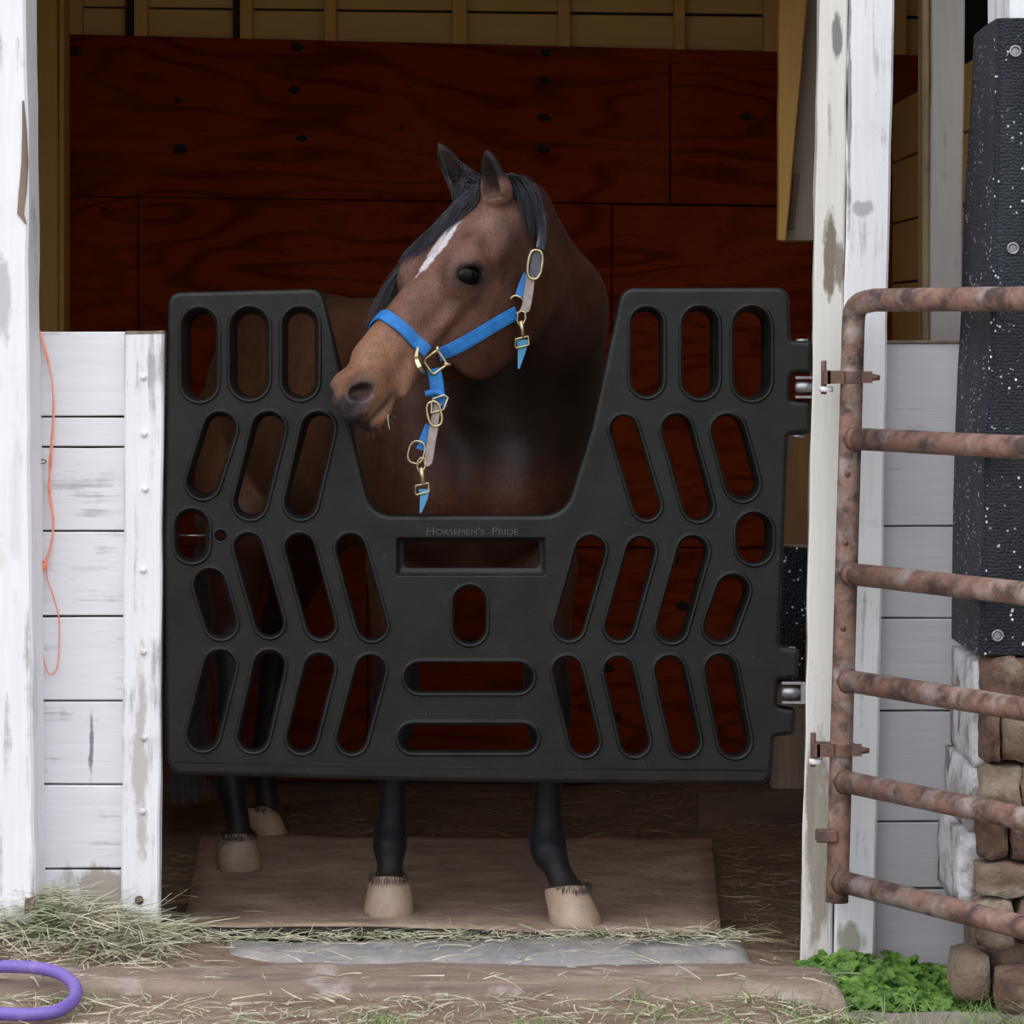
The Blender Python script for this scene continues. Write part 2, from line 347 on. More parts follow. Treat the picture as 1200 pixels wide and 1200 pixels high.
# right interior wall, boards receding
wr = thing('wall_right', (1.1, 1.3, 0), 'cream boarded side wall of the stall to the right', 'wall', kind='structure')
zl = [-.03,.2,.374,.548,.722,.896,1.07,1.243,1.417,1.588,1.762,1.93]
for i in range(len(zl)-1): box('plank', 1.09, 1.115, .50, YB-.01, zl[i]+.003, zl[i+1]-.003, MT['cream_h' if i > 4 else 'cream_h'], wr, bevel=.002)
box('backing', 1.118, 1.13, .2, YB-.01, -.03, 1.925, MT['dark_gap'], wr, bevel=0)
# the second bay further right: closes the barn
wr2 = thing('wall_right', (1.9, 1.3, 0), 'far right side wall of the barn interior', 'wall', kind='structure')
for i in range(15): box('plank', 1.95, 1.975, .16, YB-.02, i*.175+.002, i*.175+.173, MT['cream_h'], wr2, bevel=.002)

# front wall, left -----------------------------------------------------
wf = thing('wall_front', (-1.0, 0, 0), 'low white painted plank half wall left of the opening', 'wall', kind='structure')
js = [388, 488.5, 524, 622.5, 722.5, 821.5, 919.5, 1018.5, 1090]
for i in range(len(js)-1):
    y0, y1 = js[i], js[i+1]
    pxprism('plank', [(-170, y1-1.2), (147, y1-1.2), (147, y0+1.0), (-170, y0+1.0)], .02+.0015*(i%3), .045, MT['white_h'], wf, bevel=.0025, rough=.0012, cuts=6, seed=i)
box('backing', at(-170,0,.05).x, at(186,0,.05).x, .046, .075, 0, 1.283, MT['dark_gap'], wf, bevel=.002)
pxprism('batten', [(141.5,1095),(186,1099),(191.5,388),(146.5,390)], -.012, .046, MT['white_v'], wf, bevel=.004, rough=.003, cuts=14, seed=3)
pxprism('worn_cap', [(146.5,392),(192,391),(191.5,388),(147,388)], -.0135, .05, MT['bare'], wf, bevel=.001)
for bx_, by_, rr in ((168,442,4),(169,508,4.4),(170,573,4.4),(168,668,4.2),(168,764,4),(169,865,4),(167,951,4.2),(163,1055,5.5)):
    c = at(bx_, by_, -.014); r = rr/560; prof = [(0,-.006),(.5,-.0055),(.85,-.003),(1,0.002)]
    V = [c+Vector((0,-.006,0))]; n = 10
    for q, yy in prof[1:]: V += [c+Vector((math.cos(2*math.pi*k/n)*r*q, yy, math.sin(2*math.pi*k/n)*r*q)) for k in range(n)]
    Fc = [(0,1+(k+1)%n,1+k) for k in range(n)]+[(1+j*n+k,1+j*n+(k+1)%n,1+(j+1)*n+(k+1)%n,1+(j+1)*n+k) for j in range(2) for k in range(n)]
    o = mesh('bolt', V, Fc, MT['rust_dark'] if by_ > 1000 else MT['white_v'], wf, True)
    if by_ > 1000: o['label'] = 'rusty bolt head'
# left big post
lp = thing('corner_post', at(0, 1070, -.15), 'thick white flaking corner post at the left edge', 'post')
pxprism('post', [(-58,1082),(41,1082),(29,-120),(-62,-120)], -.15, .018, MT['white_v'], lp, bevel=.006, rough=.004, cuts=30, seed=9)
# torn strip of bare wood on its right arris
V = []; Fc = []
strip = [(26,118,2),(26,150,5),(25,190,8),(22,225,9),(20,250,8),(29,262,2)]
for (x, y, w) in strip:
    a_ = at(x, y, -.1535); b_ = at(x+w, y, -.1535); V += [a_, b_, b_+Vector((0,.006,0)), a_+Vector((0,.006,0))]
for i in range(len(strip)-1):
    for k in range(4): Fc.append((i*4+k, i*4+(k+1)%4, (i+1)*4+(k+1)%4, (i+1)*4+k))
Fc += [(0,1,2,3),(len(V)-1,len(V)-2,len(V)-3,len(V)-4)]
mesh('bare_wood_tear', V, Fc, MT['bare'], lp)
pxprism('rotten_foot', [(28,1072),(41,1066),(41,1050),(29,1054)], -.154, -.148, MT['bare'], lp, bevel=.001)

# right white post -----------------------------------------------------
rp = thing('gate_post', at(985, 1120, -.02), 'tall white weathered post between the opening and the rusty tube gate', 'post')
def lerp(a, b, t): return a+(b-a)*t
hexa('edge_board', [at(938,1128,-.02),at(976,1130,-.02),Vector((at(976,1130,-.02).x,.12,-.03)),Vector((at(945,1130,-.02).x,.12,-.03)),
                    at(965,-200,-.02),at(998,-200,-.02),Vector((at(998,0,-.02).x,.12,2.34)),Vector((at(968,0,-.02).x,.12,2.34))],
     MT['white_old'], rp, bevel=.004, rough=.004, cuts=24, seed=4)
hexa('main_timber', [at(976.8,1130,-.024),at(1025,1122,-.024),Vector((at(1025,1130,-.02).x,.13,-.03)),Vector((at(977,1130,-.02).x,.13,-.03)),
                    at(999,-200,-.024),at(1052,-200,-.024),Vector((at(1052,0,-.02).x,.13,2.34)),Vector((at(999,0,-.02).x,.13,2.34))],
     MT['white_v'], rp, bevel=.005, rough=.0035, cuts=24, seed=5)
for (x0,y0,x1,y1,w) in ((985,250,990,335,5),(976,285,979,338,7)):      # grey brown smears where paint wore off
    pass
# front wall, right ----------------------------------------------------
wf2 = thing('wall_front', (.85, 0, 0), 'low white plank wall right of the white post, behind the tube gate', 'wall', kind='structure')
jr = [401, 616.5, 724.5, 833, 963, 1041, 1135]
for i in range(len(jr)-1):
    pxprism('plank', [(1015, jr[i+1]-1), (1240, jr[i+1]-1), (1240, jr[i]+1), (1015, jr[i]+1)], .05+.002*(i%2), .075, MT['white_right'], wf2, bevel=.0025, rough=.0012, cuts=6, seed=20+i)
box('backing', at(1012,0,.05).x, 1.3, .077, .10, -.04, at(0,402,.05).z, MT['dark_gap'], wf2, bevel=.001)
box('cap_board', at(1010,0,.05).x, at(1150,0,.05).x, .045, .12, at(0,402,.05).z, at(0,399,.05).z, MT['bare'], wf2, bevel=.001)
pp = thing('opening_post', at(1105, 400, .22), 'pale grey post with a cream side standing behind the low right wall', 'post')
pxprism('post', [(1090,420),(1127,420),(1132,-200),(1092,-200)], .20, .34, MT['greypost'], pp, bevel=.003, rough=.003, cuts=14, seed=31)
box('cream_facing', at(1081,0,.22).x, at(1090,0,.22).x-.001, .22, .30, -.02, 2.6, M('dirty_cream_facing', (.36,.25,.13), .7, (.2,.13,.07), 20, (1,1,.2)), pp, bevel=.003)
# facade above and beside, outside the frame but part of the barn
fc = thing('wall_front', (0, -.05, 2.3), 'white boarded front of the barn above the opening', 'wall', kind='structure')
for i in range(8): box('plank', -4, 4, .0, .03, 2.28+i*.16, 2.28+i*.16+.157, MT['white_h'], fc, bevel=.002)
for i in range(16):
    box('plank', -4, at(-60,0,0).x-.02, .0, .03, i*.145, i*.145+.142, MT['white_h'], fc, bevel=.002)
    box('plank', 1.42, 4, .0, .03, i*.145, i*.145+.142, MT['white_h'], fc, bevel=.002)
box('eave', -4, 4, -.45, 2.8, 3.55, 3.65, MT['bare'], fc, bevel=.01)

# hanging boards upper right
hb = thing('hanging_partition', at(935, 200, 1.2), 'yellowed and grey paired boards hanging from above at the upper right', 'partition')
pxprism('yellow_board', [(912,282),(921,283),(960,-150),(914,-150)], 1.20, 1.26, MT['cream'], hb, bevel=.003, rough=.002, cuts=8)
pxprism('grey_board', [(918,283),(962,283),(968,-150),(935,-150)], 1.262, 1.32, MT['greypaint'], hb, bevel=.003, rough=.002, cuts=8)
pxprism('dark_stain', [(923,270),(930,268),(937,205),(931,203)], 1.252, 1.262, MT['bare'], hb, bevel=.001)

# seen in the gap right of the stall guard
pp = thing('inner_post', at(932, 640, .5), 'amber brown inner post beside the white post', 'post')
pxprism('post', [(912,705),(955,705),(955,505),(912,505)], .50, .60, M('amber_timber', (.22,.10,.025), .7, (.10,.045,.015), 12, (1,1,.2)), pp, bevel=.003)
rm = thing('kick_mat', at(930, 760, .45), 'black dimpled rubber kick mat below the amber inner post', 'mat')
pxprism('sheet', [(905,800),(948,800),(950,643),(915,640)], .40, .42, MT['rubber'], rm, bevel=.002)
pxprism('backing_board', [(905,925),(948,925),(950,640),(915,640)], .422, .5, MT['bare'], rm, bevel=.002)
kb = thing('kick_board', at(880, 985, 1.9), 'dusty tan board lying along the foot of the back right corner', 'board')
pxprism('board', [(818,975),(1010,990),(1010,925),(818,930)], 1.75, 1.80, M('dusty_board', (.17,.105,.065), .9, (.08,.05,.035), 8, (.4,1,1), bump=.4), kb, bevel=.004, rough=.004, cuts=6)

# ---------------------------------------------------------------- stall guard
SC = 560.0
def round_poly(pts, n=7):
    out = []; N = len(pts)
    for i in range(N):
        x, y, r = pts[i]; p = Vector((x, y)); a = Vector(pts[i-1][:2])-p; b = Vector(pts[(i+1)%N][:2])-p
        if r <= 0: out.append(p); continue
        an = a.angle(b); d = min(r/math.tan(an/2), a.length*.49, b.length*.49); rr = d*math.tan(an/2)
        t0 = p+a.normalized()*d; t1 = p+b.normalized()*d
        c = p+(a.normalized()+b.normalized()).normalized()*(rr/math.sin(an/2))
        v0 = t0-c; v1 = t1-c; tot = v0.angle_signed(v1)
        for k in range(n):
            th = -tot*k/(n-1); out.append(c+Vector((v0.x*math.cos(th)-v0.y*math.sin(th), v0.x*math.sin(th)+v0.y*math.cos(th))))
    return out
def inset(poly, d):
    out = []; N = len(poly)
    area = sum(poly[i].x*poly[(i+1)%N].y-poly[(i+1)%N].x*poly[i].y for i in range(N)); sg = 1 if area > 0 else -1
    for i in range(N):
        a = (poly[i]-poly[i-1]); b = (poly[(i+1)%N]-poly[i])
        na = Vector((-a.y, a.x)).normalized()*sg; nb = Vector((-b.y, b.x)).normalized()*sg
        nn = (na+nb); 
        if nn.length < 1e-6: nn = na
        nn.normalize(); c = max(.5, nn.dot(nb)); out.append(poly[i]+nn*(d/c))
    return out
def dedupe(poly, eps=.3):
    out = []
    for p in poly:
        if not out or (p-out[-1]).length > eps: out.append(p)
    if (out[0]-out[-1]).length < eps: out.pop()
    return out
outline = dedupe(round_poly([(197,342.5,14),(376,338,16),(400,433,0),(413,511,40),(435,604,30),(662,604,34),(694,500,0),(729,337,18),(925,336.5,15),(927,399,4),(952.5,400,4),(951,437,4),
    (928,438,4),(925.5,469,4),(951,471,4),(950.5,508,4),(924,510,2),(919,640,0),(913.5,757,6),(937,761,4),(936,796,4),(912,797,4),(911,828,4),(933,832,4),(931.5,861,4),(908,864,4),
    (904,920,16),(550,917,0),(196,908,20),(192,640,0)]))
def stad(p1, p2, w, n=11):
    a = Vector(p1); b = Vector(p2); u = (b-a).normalized(); s = Vector((-u.y, u.x)); r = w/2
    out = [a+(s*math.cos(math.pi*k/(n-1))-u*math.sin(math.pi*k/(n-1)))*r for k in range(n)]
    out += [b+(-s*math.cos(math.pi*k/(n-1))+u*math.sin(math.pi*k/(n-1)))*r for k in range(n)]
    return out
slots = []   # (rim outline, hole outline)
def sl_(h1, h2, hw, r1, r2, rw): slots.append((stad(r1, r2, rw), stad(h1, h2, hw)))
def sv(hx0,hx1,hy0,hy1,rx0,rx1,ry0,ry1):   # upright slots given by extents
    w = hx1-hx0; c = (hx0+hx1)/2; rw = rx1-rx0; rc = (rx0+rx1)/2
    sl_((c,hy0+w/2),(c,hy1-w/2),w,(rc,ry0+rw/2),(rc,ry1-rw/2),rw)
sv(223.6,253.5,369.7,466.5, 211,257,359,472); sv(278.5,311.8,367.8,464.2, 268,317,358,470); sv(337.7,369.5,366.7,463.5, 329,375,358,470)
sl_((260,503),(240.7,562),31,(258,502),(238,565),42); sl_((317.7,503.3),(295,586.7),32,(315,501.7),(293.3,589),42); sl_((376.7,503),(354,586.7),32,(373,501.7),(352.7,589),42)
sv(209.3,241,600,654, 203,247,594.5,661)
sl_((247,688),(259.5,727),32,(246,685),(259,730),41); sl_((292.5,642.5),(317,728),31,(291,641),(316,730),37)
sl_((352.5,643.7),(376,730),32,(351.5,642),(376,732),38); sl_((411,644.5),(436,731),33,(411,643),(436,733),39)
sl_((259.5,780),(238.7,857.5),32,(258,780),(238,861),41); sl_((317,781),(297.5,860),32,(316,780),(297,863),40)
sl_((375,783.7),(353.7,862),32,(374.5,783),(353.5,865),39); sl_((434.5,785),(412.5,863.5),33,(434.5,785),(412.5,866),39)
sv(532,568.5,685.8,752, 529,572,684,757)
def sh(hx0,hx1,hy0,hy1,rx0,rx1,ry0,ry1):
    w = hy1-hy0; c = (hy0+hy1)/2; rw = ry1-ry0; rc = (ry0+ry1)/2
    sl_((hx0+w/2,c),(hx1-w/2,c),w,(rx0+rw/2,rc),(rx1-rw/2,rc),rw)
sh(474,625.4,776,808.7, 472,627,774,814); sh(467,630,849,878, 465,632,846,884)
sv(738.7,772,365,464, 737,779,358,467); sv(799,832,365,465, 797,844,357,469); sv(860,892,366,465, 857,905,357,471)
sl_((730,502.7),(757,592.5),31,(731,502.7),(758,593),36); sl_((790,502.7),(814.7,592),32,(793,502.7),(818,593),39); sl_((850,504),(866.7,565),32,(853,505),(870,567),43)
sv(864,896,602,658.7, 861,907,598.5,663)
sl_((691.5,644.8),(666.7,731),33,(692,645),(667,733),39); sl_((749,646),(724,732),32,(751,646),(726,734),38); sl_((809,646),(784,732),31,(812,646),(787,735),40)
sl_((855.5,691),(841,733),30,(859,692),(844,734),42)
sl_((664,786.7),(684,866),34,(665,786),(685,869),38); sl_((724,786.7),(742,866),33,(725,786),(744,869),38); sl_((782.7,786.7),(800,867.5),33,(785,786),(803,869),39)
sl_((841,785),(857,867.5),32,(845,785),(861,869),41)
T = .05
sg_t = thing('stall_guard', (0, 0, .36), 'black moulded plastic stall guard with slanted slots and deep neck notch', 'stall guard')
def P2(p, y): k = (DIST+max(y,0)*1.0)/F; return Vector(((p.x-600)*k, y, EYE-(p.y-HZ)*k))   # outline drawn on the front plane / on the back plane
bm = bmesh.new()
def loop(poly, y, proj=0.0):
    k = (DIST+proj)/F
    return [bm.verts.new(((p.x-600)*k, y, EYE-(p.y-HZ)*k)) for p in poly]
def bridge(a, b):
    n = len(a)
    for i in range(n):
        f = bm.faces.new((a[i], a[(i+1)%n], b[(i+1)%n], b[i])); f.smooth = True
plate_loops_f = []; plate_loops_b = []
o0 = inset(outline, 5.5); o1 = inset(outline, 2.2); o2 = inset(outline, .5)
Ls = [loop(o0, 0), loop(o1, .0015), loop(o2, .005), loop(outline, .011), loop(outline, T-.006), loop(o2, T-.001), loop(o1, T)]
for a, b in zip(Ls, Ls[1:]): bridge(a, b)
plate_loops_f.append(Ls[0]); plate_loops_b.append(Ls[-1])
def add_slot(rim, hole):
    L = [loop(inset(rim, -2.6), 0), loop(inset(rim,-1.6), -.0032), loop(inset(rim,-.5), -.0060), loop(inset(rim,.9), -.0052), loop(inset(rim,2.4), -.0010), loop(inset(rim,3.2), .005)]
    hb = [p for p in hole]
    mid = [a*.5+b*.5 for a, b in zip(inset(rim,3.6), hole)]
    L += [loop(mid, .026, .026), loop(inset(hb,.2), T-.004, T), loop(inset(hb,-2), T, T)]
    for a, b in zip(L, L[1:]): bridge(a, b)
    plate_loops_f.append(L[0]); plate_loops_b.append(L[-1])
for r_, h_ in slots: add_slot(r_, h_)
# round peg hole
cen = Vector((258.5,628)); circ = lambda r: [cen+Vector((math.cos(-k*math.pi/8), math.sin(-k*math.pi/8)))*r for k in range(16)]
L = [loop(circ(9.5),0), loop(circ(8.2),-.002), loop(circ(6.8),0), loop(circ(6),.006), loop(circ(5.2),T,T)]
for a, b in zip(L, L[1:]): bridge(a, b)
plate_loops_f.append(L[0]); plate_loops_b.append(L[-1])
# rectangular handle recess with a stepped bottom
def rrect(x0,x1,y0,y1,r,n=5): return round_poly([(x0,y0,r),(x1,y0,r),(x1,y1,r),(x0,y1,r)], n)
L = [loop(rrect(463.5,640,629,676,3),0), loop(rrect(465,638.5,630.5,674.5,2.5),.002), loop(rrect(466.5,637,632,673,2),.018), loop(rrect(471.5,633.5,634.2,668,6),.020),
     loop(rrect(473.5,631.5,635,665.5,6),.024), loop(rrect(474,631,635,665,6),T,T)]
for a, b in zip(L, L[1:]): bridge(a, b)
plate_loops_f.append(L[0]); plate_loops_b.append(L[-1])
def plate(loops, y):
    pts = []; edges = []; own = []
    for Lp in loops:
        o = len(pts); pts += [Vector((v.co.x, v.co.z)) for v in Lp]; own += Lp
        edges += [(o+i, o+(i+1)%len(Lp)) for i in range(len(Lp))]
    r = geometry.delaunay_2d_cdt(pts, edges, [], 0, 1e-7)
    vs_, fs, ov = r[0], r[2], r[3]
    vm = [own[o[0]] if o else bm.verts.new((vs_[i].x, y, vs_[i].y)) for i, o in enumerate(ov)]
    polys = [[(v.co.x, v.co.z) for v in Lp] for Lp in loops]
    def inside(x, z, pl):
        c = False; n = len(pl)
        for i in range(n):
            x0, z0 = pl[i-1]; x1, z1 = pl[i]
            if (z0 > z) != (z1 > z) and x < (x1-x0)*(z-z0)/(z1-z0)+x0: c = not c
        return c
    for f in fs:
        cx = sum(vs_[i].x for i in f)/3; cz = sum(vs_[i].y for i in f)/3
        if not inside(cx, cz, polys[0]) or any(inside(cx, cz, q) for q in polys[1:]): continue
        try: bm.faces.new([vm[i] for i in f])
        except ValueError: pass
plate(plate_loops_f, 0); plate(plate_loops_b, T)
bmesh.ops.recalc_face_normals(bm, faces=bm.faces[:])
bmo('panel', bm, MT['guard'], sg_t)
# raised lettering
cu = bpy.data.curves.new('lettering', 'FONT'); cu.body = "Horsemen's  Pride"; cu.small_caps_scale = .74
for ch, bf in zip(cu.body, cu.body_format):
    if ch.islower(): bf.use_small_caps = True
cu.size = .033; cu.extrude = .0014; cu.space_character = .98
tmp = bpy.data.objects.new('tmp', cu); C.objects.link(tmp); bpy.context.view_layer.update()
me = bpy.data.meshes.new_from_object(tmp); bpy.data.objects.remove(tmp)
xs_ = [v.co.x for v in me.vertices]; k = (107/SC)/(max(xs_)-min(xs_)); x0_ = min(xs_)
for v in me.vertices: v.co = Vector(((500-600)/SC+(v.co.x-x0_)*k, -.0008-v.co.z, at(0,626.5).z+v.co.y*k*.80))
link('raised_lettering', me, M('lettering_plastic', (.05,.05,.052), .4), sg_t)
# mould line along the bottom
V, Fc = tube_data([at(205,893,-.0002), at(550,900,-.0002), at(899,903,-.0002)], .0014, 6); mesh('mould_line', V, Fc, MT['guard'], sg_t, True)
tube('latch_pin', [at(205,627.5,.047), at(246,627.5,.047)], .0022, MT['steel'], sg_t, 8)
def hinge(x0, x1, y0, y1, nm):
    z0 = at(0,y1).z; z1 = at(0,y0).z; X0 = at(x0,0).x; X1 = at(x1,0).x
    b_ = box(nm, X0, X1, .004, .010, z0, z0+.006, MT['steel'], sg_t, bevel=.001)
    parts = []
    bm = bmesh.new()
    def bb(a,b,c,d,e,f):
        r = bmesh.ops.create_cube(bm, size=1)
        for v in r['verts']: v.co = Vector(((a+b)/2+v.co.x*(b-a), (c+d)/2+v.co.y*(d-c), (e+f)/2+v.co.z*(f-e)))
    bb(X0, X1, -.004, .03, z1-.006, z1); bb(X0, X1, -.004, .03, z0, z0+.006); bb(X1-.014, X1, -.006, .03, z0, z1)
    bmesh.ops.bevel(bm, geom=bm.edges[:], offset=.0012, segments=1, affect='EDGES')
    bpy.data.objects.remove(b_)
    o = bmo(nm, bm, MT['steel'], sg_t)
    zc = (z0+z1)/2; V, Fc = tube_data([Vector((X0+.002,.006,zc)), Vector((X0+.010,.004,zc)), Vector((X0+.022,.004,zc)), Vector((X1-.010,.004,zc))], lambda t: .0125 if t < .8 else .008, 16)
    q = mesh('hinge_pin', V, Fc, MT['steel'], o, True)
hinge(932, 961, 441, 467, 'hinge_bracket'); hinge(916, 946, 799, 825, 'hinge_bracket')
for x, y in ((940,399),(935,511),(925,760)):
    tube('hinge_rod_tip', [at(x-7,y,.012), at(x+7,y,.012)], .004, MT['steel'], sg_t, 8)

# ---------------------------------------------------------------- rubber mat on the floor
def floor_quad(name, pts, z0, th, m, medge, parent=None, lift=None, n=26):
    """pts: FL, FR, BR, BL (x,y)"""
    V = []; Fc = []; FL, FR, BR, BL = [Vector(p) for p in pts]; ny = 18
    for j in range(ny+1):
        for i in range(n+1):
            u = i/n; v = j/ny; p = (FL*(1-u)+FR*u)*(1-v)+(BL*(1-u)+BR*u)*v
            e = .008*noise.noise((p.x*6, p.y*6, 2)); z = z0+(lift(u, v) if lift else 0)+.5*e
            V.append((p.x, p.y+(e if j == 0 else 0), z))
    N = len(V); V += [(x, y, z-th) for x, y, z in V]; w = n+1
    for j in range(ny):
        for i in range(n):
            a = j*w+i; Fc.append((a, a+1, a+w+1, a+w)); Fc.append((N+a, N+a+w, N+a+w+1, N+a+1))
    edge = [i for i in range(w)]+[j*w+n for j in range(1, ny+1)]+[ny*w+i for i in range(n-1, -1, -1)]+[j*w for j in range(ny-1, 0, -1)]
    ns = len(Fc)
    for k in range(len(edge)):
        a, b = edge[k], edge[(k+1) % len(edge)]; Fc.append((a, N+a, N+b, b))
    o = mesh(name, V, Fc, m, parent, True); o.data.materials.append(medge)
    for k in range(ns, len(Fc)): o.data.polygons[k].material_index = 1; o.data.polygons[k].use_smooth = False
    return o
o = floor_quad('rubber_mat', [(at(214,0,.06).x,.06),(at(845,0,.05).x,.05),(.497,1.36),(-.78,1.40)], .020, .014, MT['mat'], MT['mat_edge'],
               lift=lambda u, v: (.010*math.exp(-v*8)*(math.sin(u*5.2+.3)*.6+.4)-.010*max(0,u-.7)*math.exp(-v*8)))
meta(o, 'dusty brown rubber floor mat with a black front edge under the front hooves', 'mat')
# stone slab, sill timber
def plank_ground(name, x0, x1, y0, y1, z0, z1, m, amp=.008, nx=60, ny=10, taper=.0, curve=None):
    V = []; Fc = []
    def P(u, v):
        x = x0+(x1-x0)*u; y = y0+(y1-y0)*v
        y += (1 if v > .5 else -1)*abs(v-.5)*2*(.05*noise.noise((x*2.3, v*3, 5)))-taper*u*(1-v)
        ed = min(u, 1-u)*(x1-x0); ev = min(v, 1-v)*(y1-y0)
        z = z1*(1-math.exp(-min(ed, ev)/.015))+z0*math.exp(-min(ed, ev)/.015)+amp*noise.noise((x*3, y*14, 3))+amp*.6*noise.noise((x*14, y*30, 8))
        return (x, y+(curve(x) if curve else 0), z)
    for j in range(ny+1):
        for i in range(nx+1): V.append(P(i/nx, j/ny))
    for j in range(ny):
        for i in range(nx): a = j*(nx+1)+i; Fc.append((a, a+1, a+nx+2, a+nx+1))
    return mesh(name, V, Fc, m, None, True)
o = plank_ground('stone_slab', -.62, .50, -.20, .055, -.03, .012, MT['slab'], .007, 70, 16); meta(o, 'flat grey stone slab set in the ground before the rubber mat', 'slab')
o = plank_ground('sill_timber', -1.10, .66, -.50, -.235, -.05, .016, MT['sill'], .010, 120, 18); meta(o, 'long pinkish brown weathered sill timber across the foreground', 'timber')
o = plank_ground('edge_timber', .30, 1.05, -.56, -.46, -.07, -.035, M('grey_edge_timber', (.24,.20,.18), .9, (.15,.12,.11), 12, (.2,1,1), bump=.6), .008, 40, 8); meta(o, 'thin grey timber half buried below the green weeds', 'timber')
def rock(name, c, d, m, seed, parent=None, sub=3, amp=.16, boxy=.55):
    bm = bmesh.new(); bmesh.ops.create_cube(bm, size=2); bmesh.ops.subdivide_edges(bm, edges=bm.edges[:], cuts=sub, use_grid_fill=True)
    for v in bm.verts:
        s = v.co.normalized(); p = v.co*boxy+s*(1-boxy)*1.15
        q = p+Vector(noise.noise_vector(p*1.3+Vector((seed*7.3, seed*2.1, 1))))*amp+Vector(noise.noise_vector(p*4+Vector((seed, 3, 1))))*amp*.35
        v.co = Vector((q.x*d[0]/2, q.y*d[1]/2, q.z*d[2]/2))+Vector(c)
    return bmo(name, bm, m, parent, True)

# ---------------------------------------------------------------- stone pier, pad on it
PY0, PY1 = -.44, -.10
pier = thing('stone_pier', (1.15, -.25, 0), 'rough brown stone pier with whitewashed left side under the black rubber pad', 'pier')
Z = lambda py, Y=PY0: at(0, py, Y).z
box('mortar_core', .945, 1.45, PY0+.04, PY1+.12, -.05, .68, MT['mortar'], pier, bevel=.02, cuts=0)
rows = [(768,828),(832,893),(897,955),(958,1008),(1010,1050),(1053,1108)]
cols = [[1152,1205,1262,1330],[1150,1172,1232,1330],[1148,1196,1270,1330],[1146,1182,1240,1330],[1144,1206,1330],[1140,1190,1250,1330]]
s = 0
for (y0, y1), cs in zip(rows, cols):
    for a, b in zip(cs, cs[1:]):
        s += 1; X0 = at(a+1, 0, PY0).x; X1 = at(b-1, 0, PY0).x; z0, z1 = Z(y1), Z(y0)
        mm_ = MT['stone'] if s % 5 else MT['stone2']
        if a in (1148, 1146, 1144, 1140): mm_ = MT['stone2'] if s % 2 else MT['stone']
        rock('stone', ((X0+X1)/2, PY0+.055, (z0+z1)/2), ((X1-X0)*1.02, .15, (z1-z0)*1.04), mm_, s, pier, 4, .24, .62)
for i, (y0, y1, x0) in enumerate(((766,812,1124),(813,884,1122),(886,958,1116),(960,1046,1106))):
    z0, z1 = at(0,y1,-.2).z, at(0,y0,-.2).z; xx = at(x0, 0, PY1).x
    rock('whitewashed_stone', (xx+.065, -.21, (z0+z1)/2), (.145, .37, (z1-z0)*1.03), MT['stonew'], 60+i, pier, 5, .07, .90)
o = rock('boulder', (at(1140,0,-.45).x, -.40, .02), (.075, .14, .10), MT['stone2'], 91, None, 4, .12, .4); meta(o, 'rounded grey buff boulder at the foot of the stone pier', 'stone')
o = rock('boulder', (at(1192,0,-.4).x, -.46, .0), (.11, .12, .09), MT['stone'], 95, None, 4, .12, .5); meta(o, 'low brown rock in the grass at the right edge', 'stone')
top = thing('pier_post', (1.2, -.2, 2.0), 'white painted post rising above the black rubber pad', 'post')
box('post', .978, 1.39, -.425, -.125, .68, 2.6, MT['white_v'], top, bevel=.004, rough=.002, cuts=8)
pad = thing('rubber_pad', (1.1, PY0, .65), 'black dimpled rubber pad speckled white and wrapped around the right pier', 'pad')
prof = [(768,1148,1115),(700,1150,1115.5),(600,1153,1117),(520,1156,1119),(440,1160,1122),(380,1162,1125.5),(350,1163,1127),(300,1164,1127.5),(230,1165,1130),(160,1166.5,1134),(90,1168,1138.5),(21,1169,1141)]
V = []; Fc = []; th = .012
for py, xa, xb in prof:
    A_ = at(xa, py, PY0-.02); z = A_.z; B_ = Vector((at(xb, 0, PY1).x, PY1, z+ (.0 if py > 30 else -.004)))
    R_ = Vector((1.42, PY0-.02, z)); E_ = Vector((1.42, PY1, z))
    bend = [B_, B_.lerp(A_, .5)+Vector((-.004,0,0)), A_+Vector((-.001,.014,0)), A_+Vector((.010,.002,0)), A_.lerp(R_,.25)+Vector((0,.003*math.sin(py*.02),0)), R_, E_]
    inn = [p+Vector(((th if i < 3 else 0), (th if 2 <= i < 6 else 0), 0)) for i, p in enumerate(bend)]; inn[5] = R_+Vector((-th,th,0)); inn[6] = E_+Vector((-th,0,0))
    V += bend+inn[::-1]
n_ = 14
for j in range(len(prof)-1):
    for k in range(n_): a = j*n_+k; b = j*n_+(k+1) % n_; Fc.append((a, b, b+n_, a+n_))
Fc.append(tuple(range(n_))); 
for k in range(6): Fc.append(((len(prof)-1)*n_+k, (len(prof)-1)*n_+k+1, (len(prof)-1)*n_+12-k, (len(prof)-1)*n_+13-k))
Fc = [f for f in Fc if len(f) == 4]+[(k, 13-k, 12-k, k+1) for k in range(6)]
mesh('sheet', V, Fc, MT['rubber'], pad, False)
for x, y in ((1190,60),(1187,291),(1169,745)):
    c = at(x, y, PY0-.021); r = .010
    V, Fc = tube_data(ring_path(c, Vector((1,0,0)), Vector((0,0,1)), r, r, 18), .0025, 8, True)
    V2 = [c+Vector((math.cos(k*.5236)*.007, .001, math.sin(k*.5236)*.007)) for k in range(12)]
    V, Fc = merge([(V, Fc), (V2, [tuple(range(12))])])
    mesh('screw_washer', V, Fc, MT['steel'], pad, True)

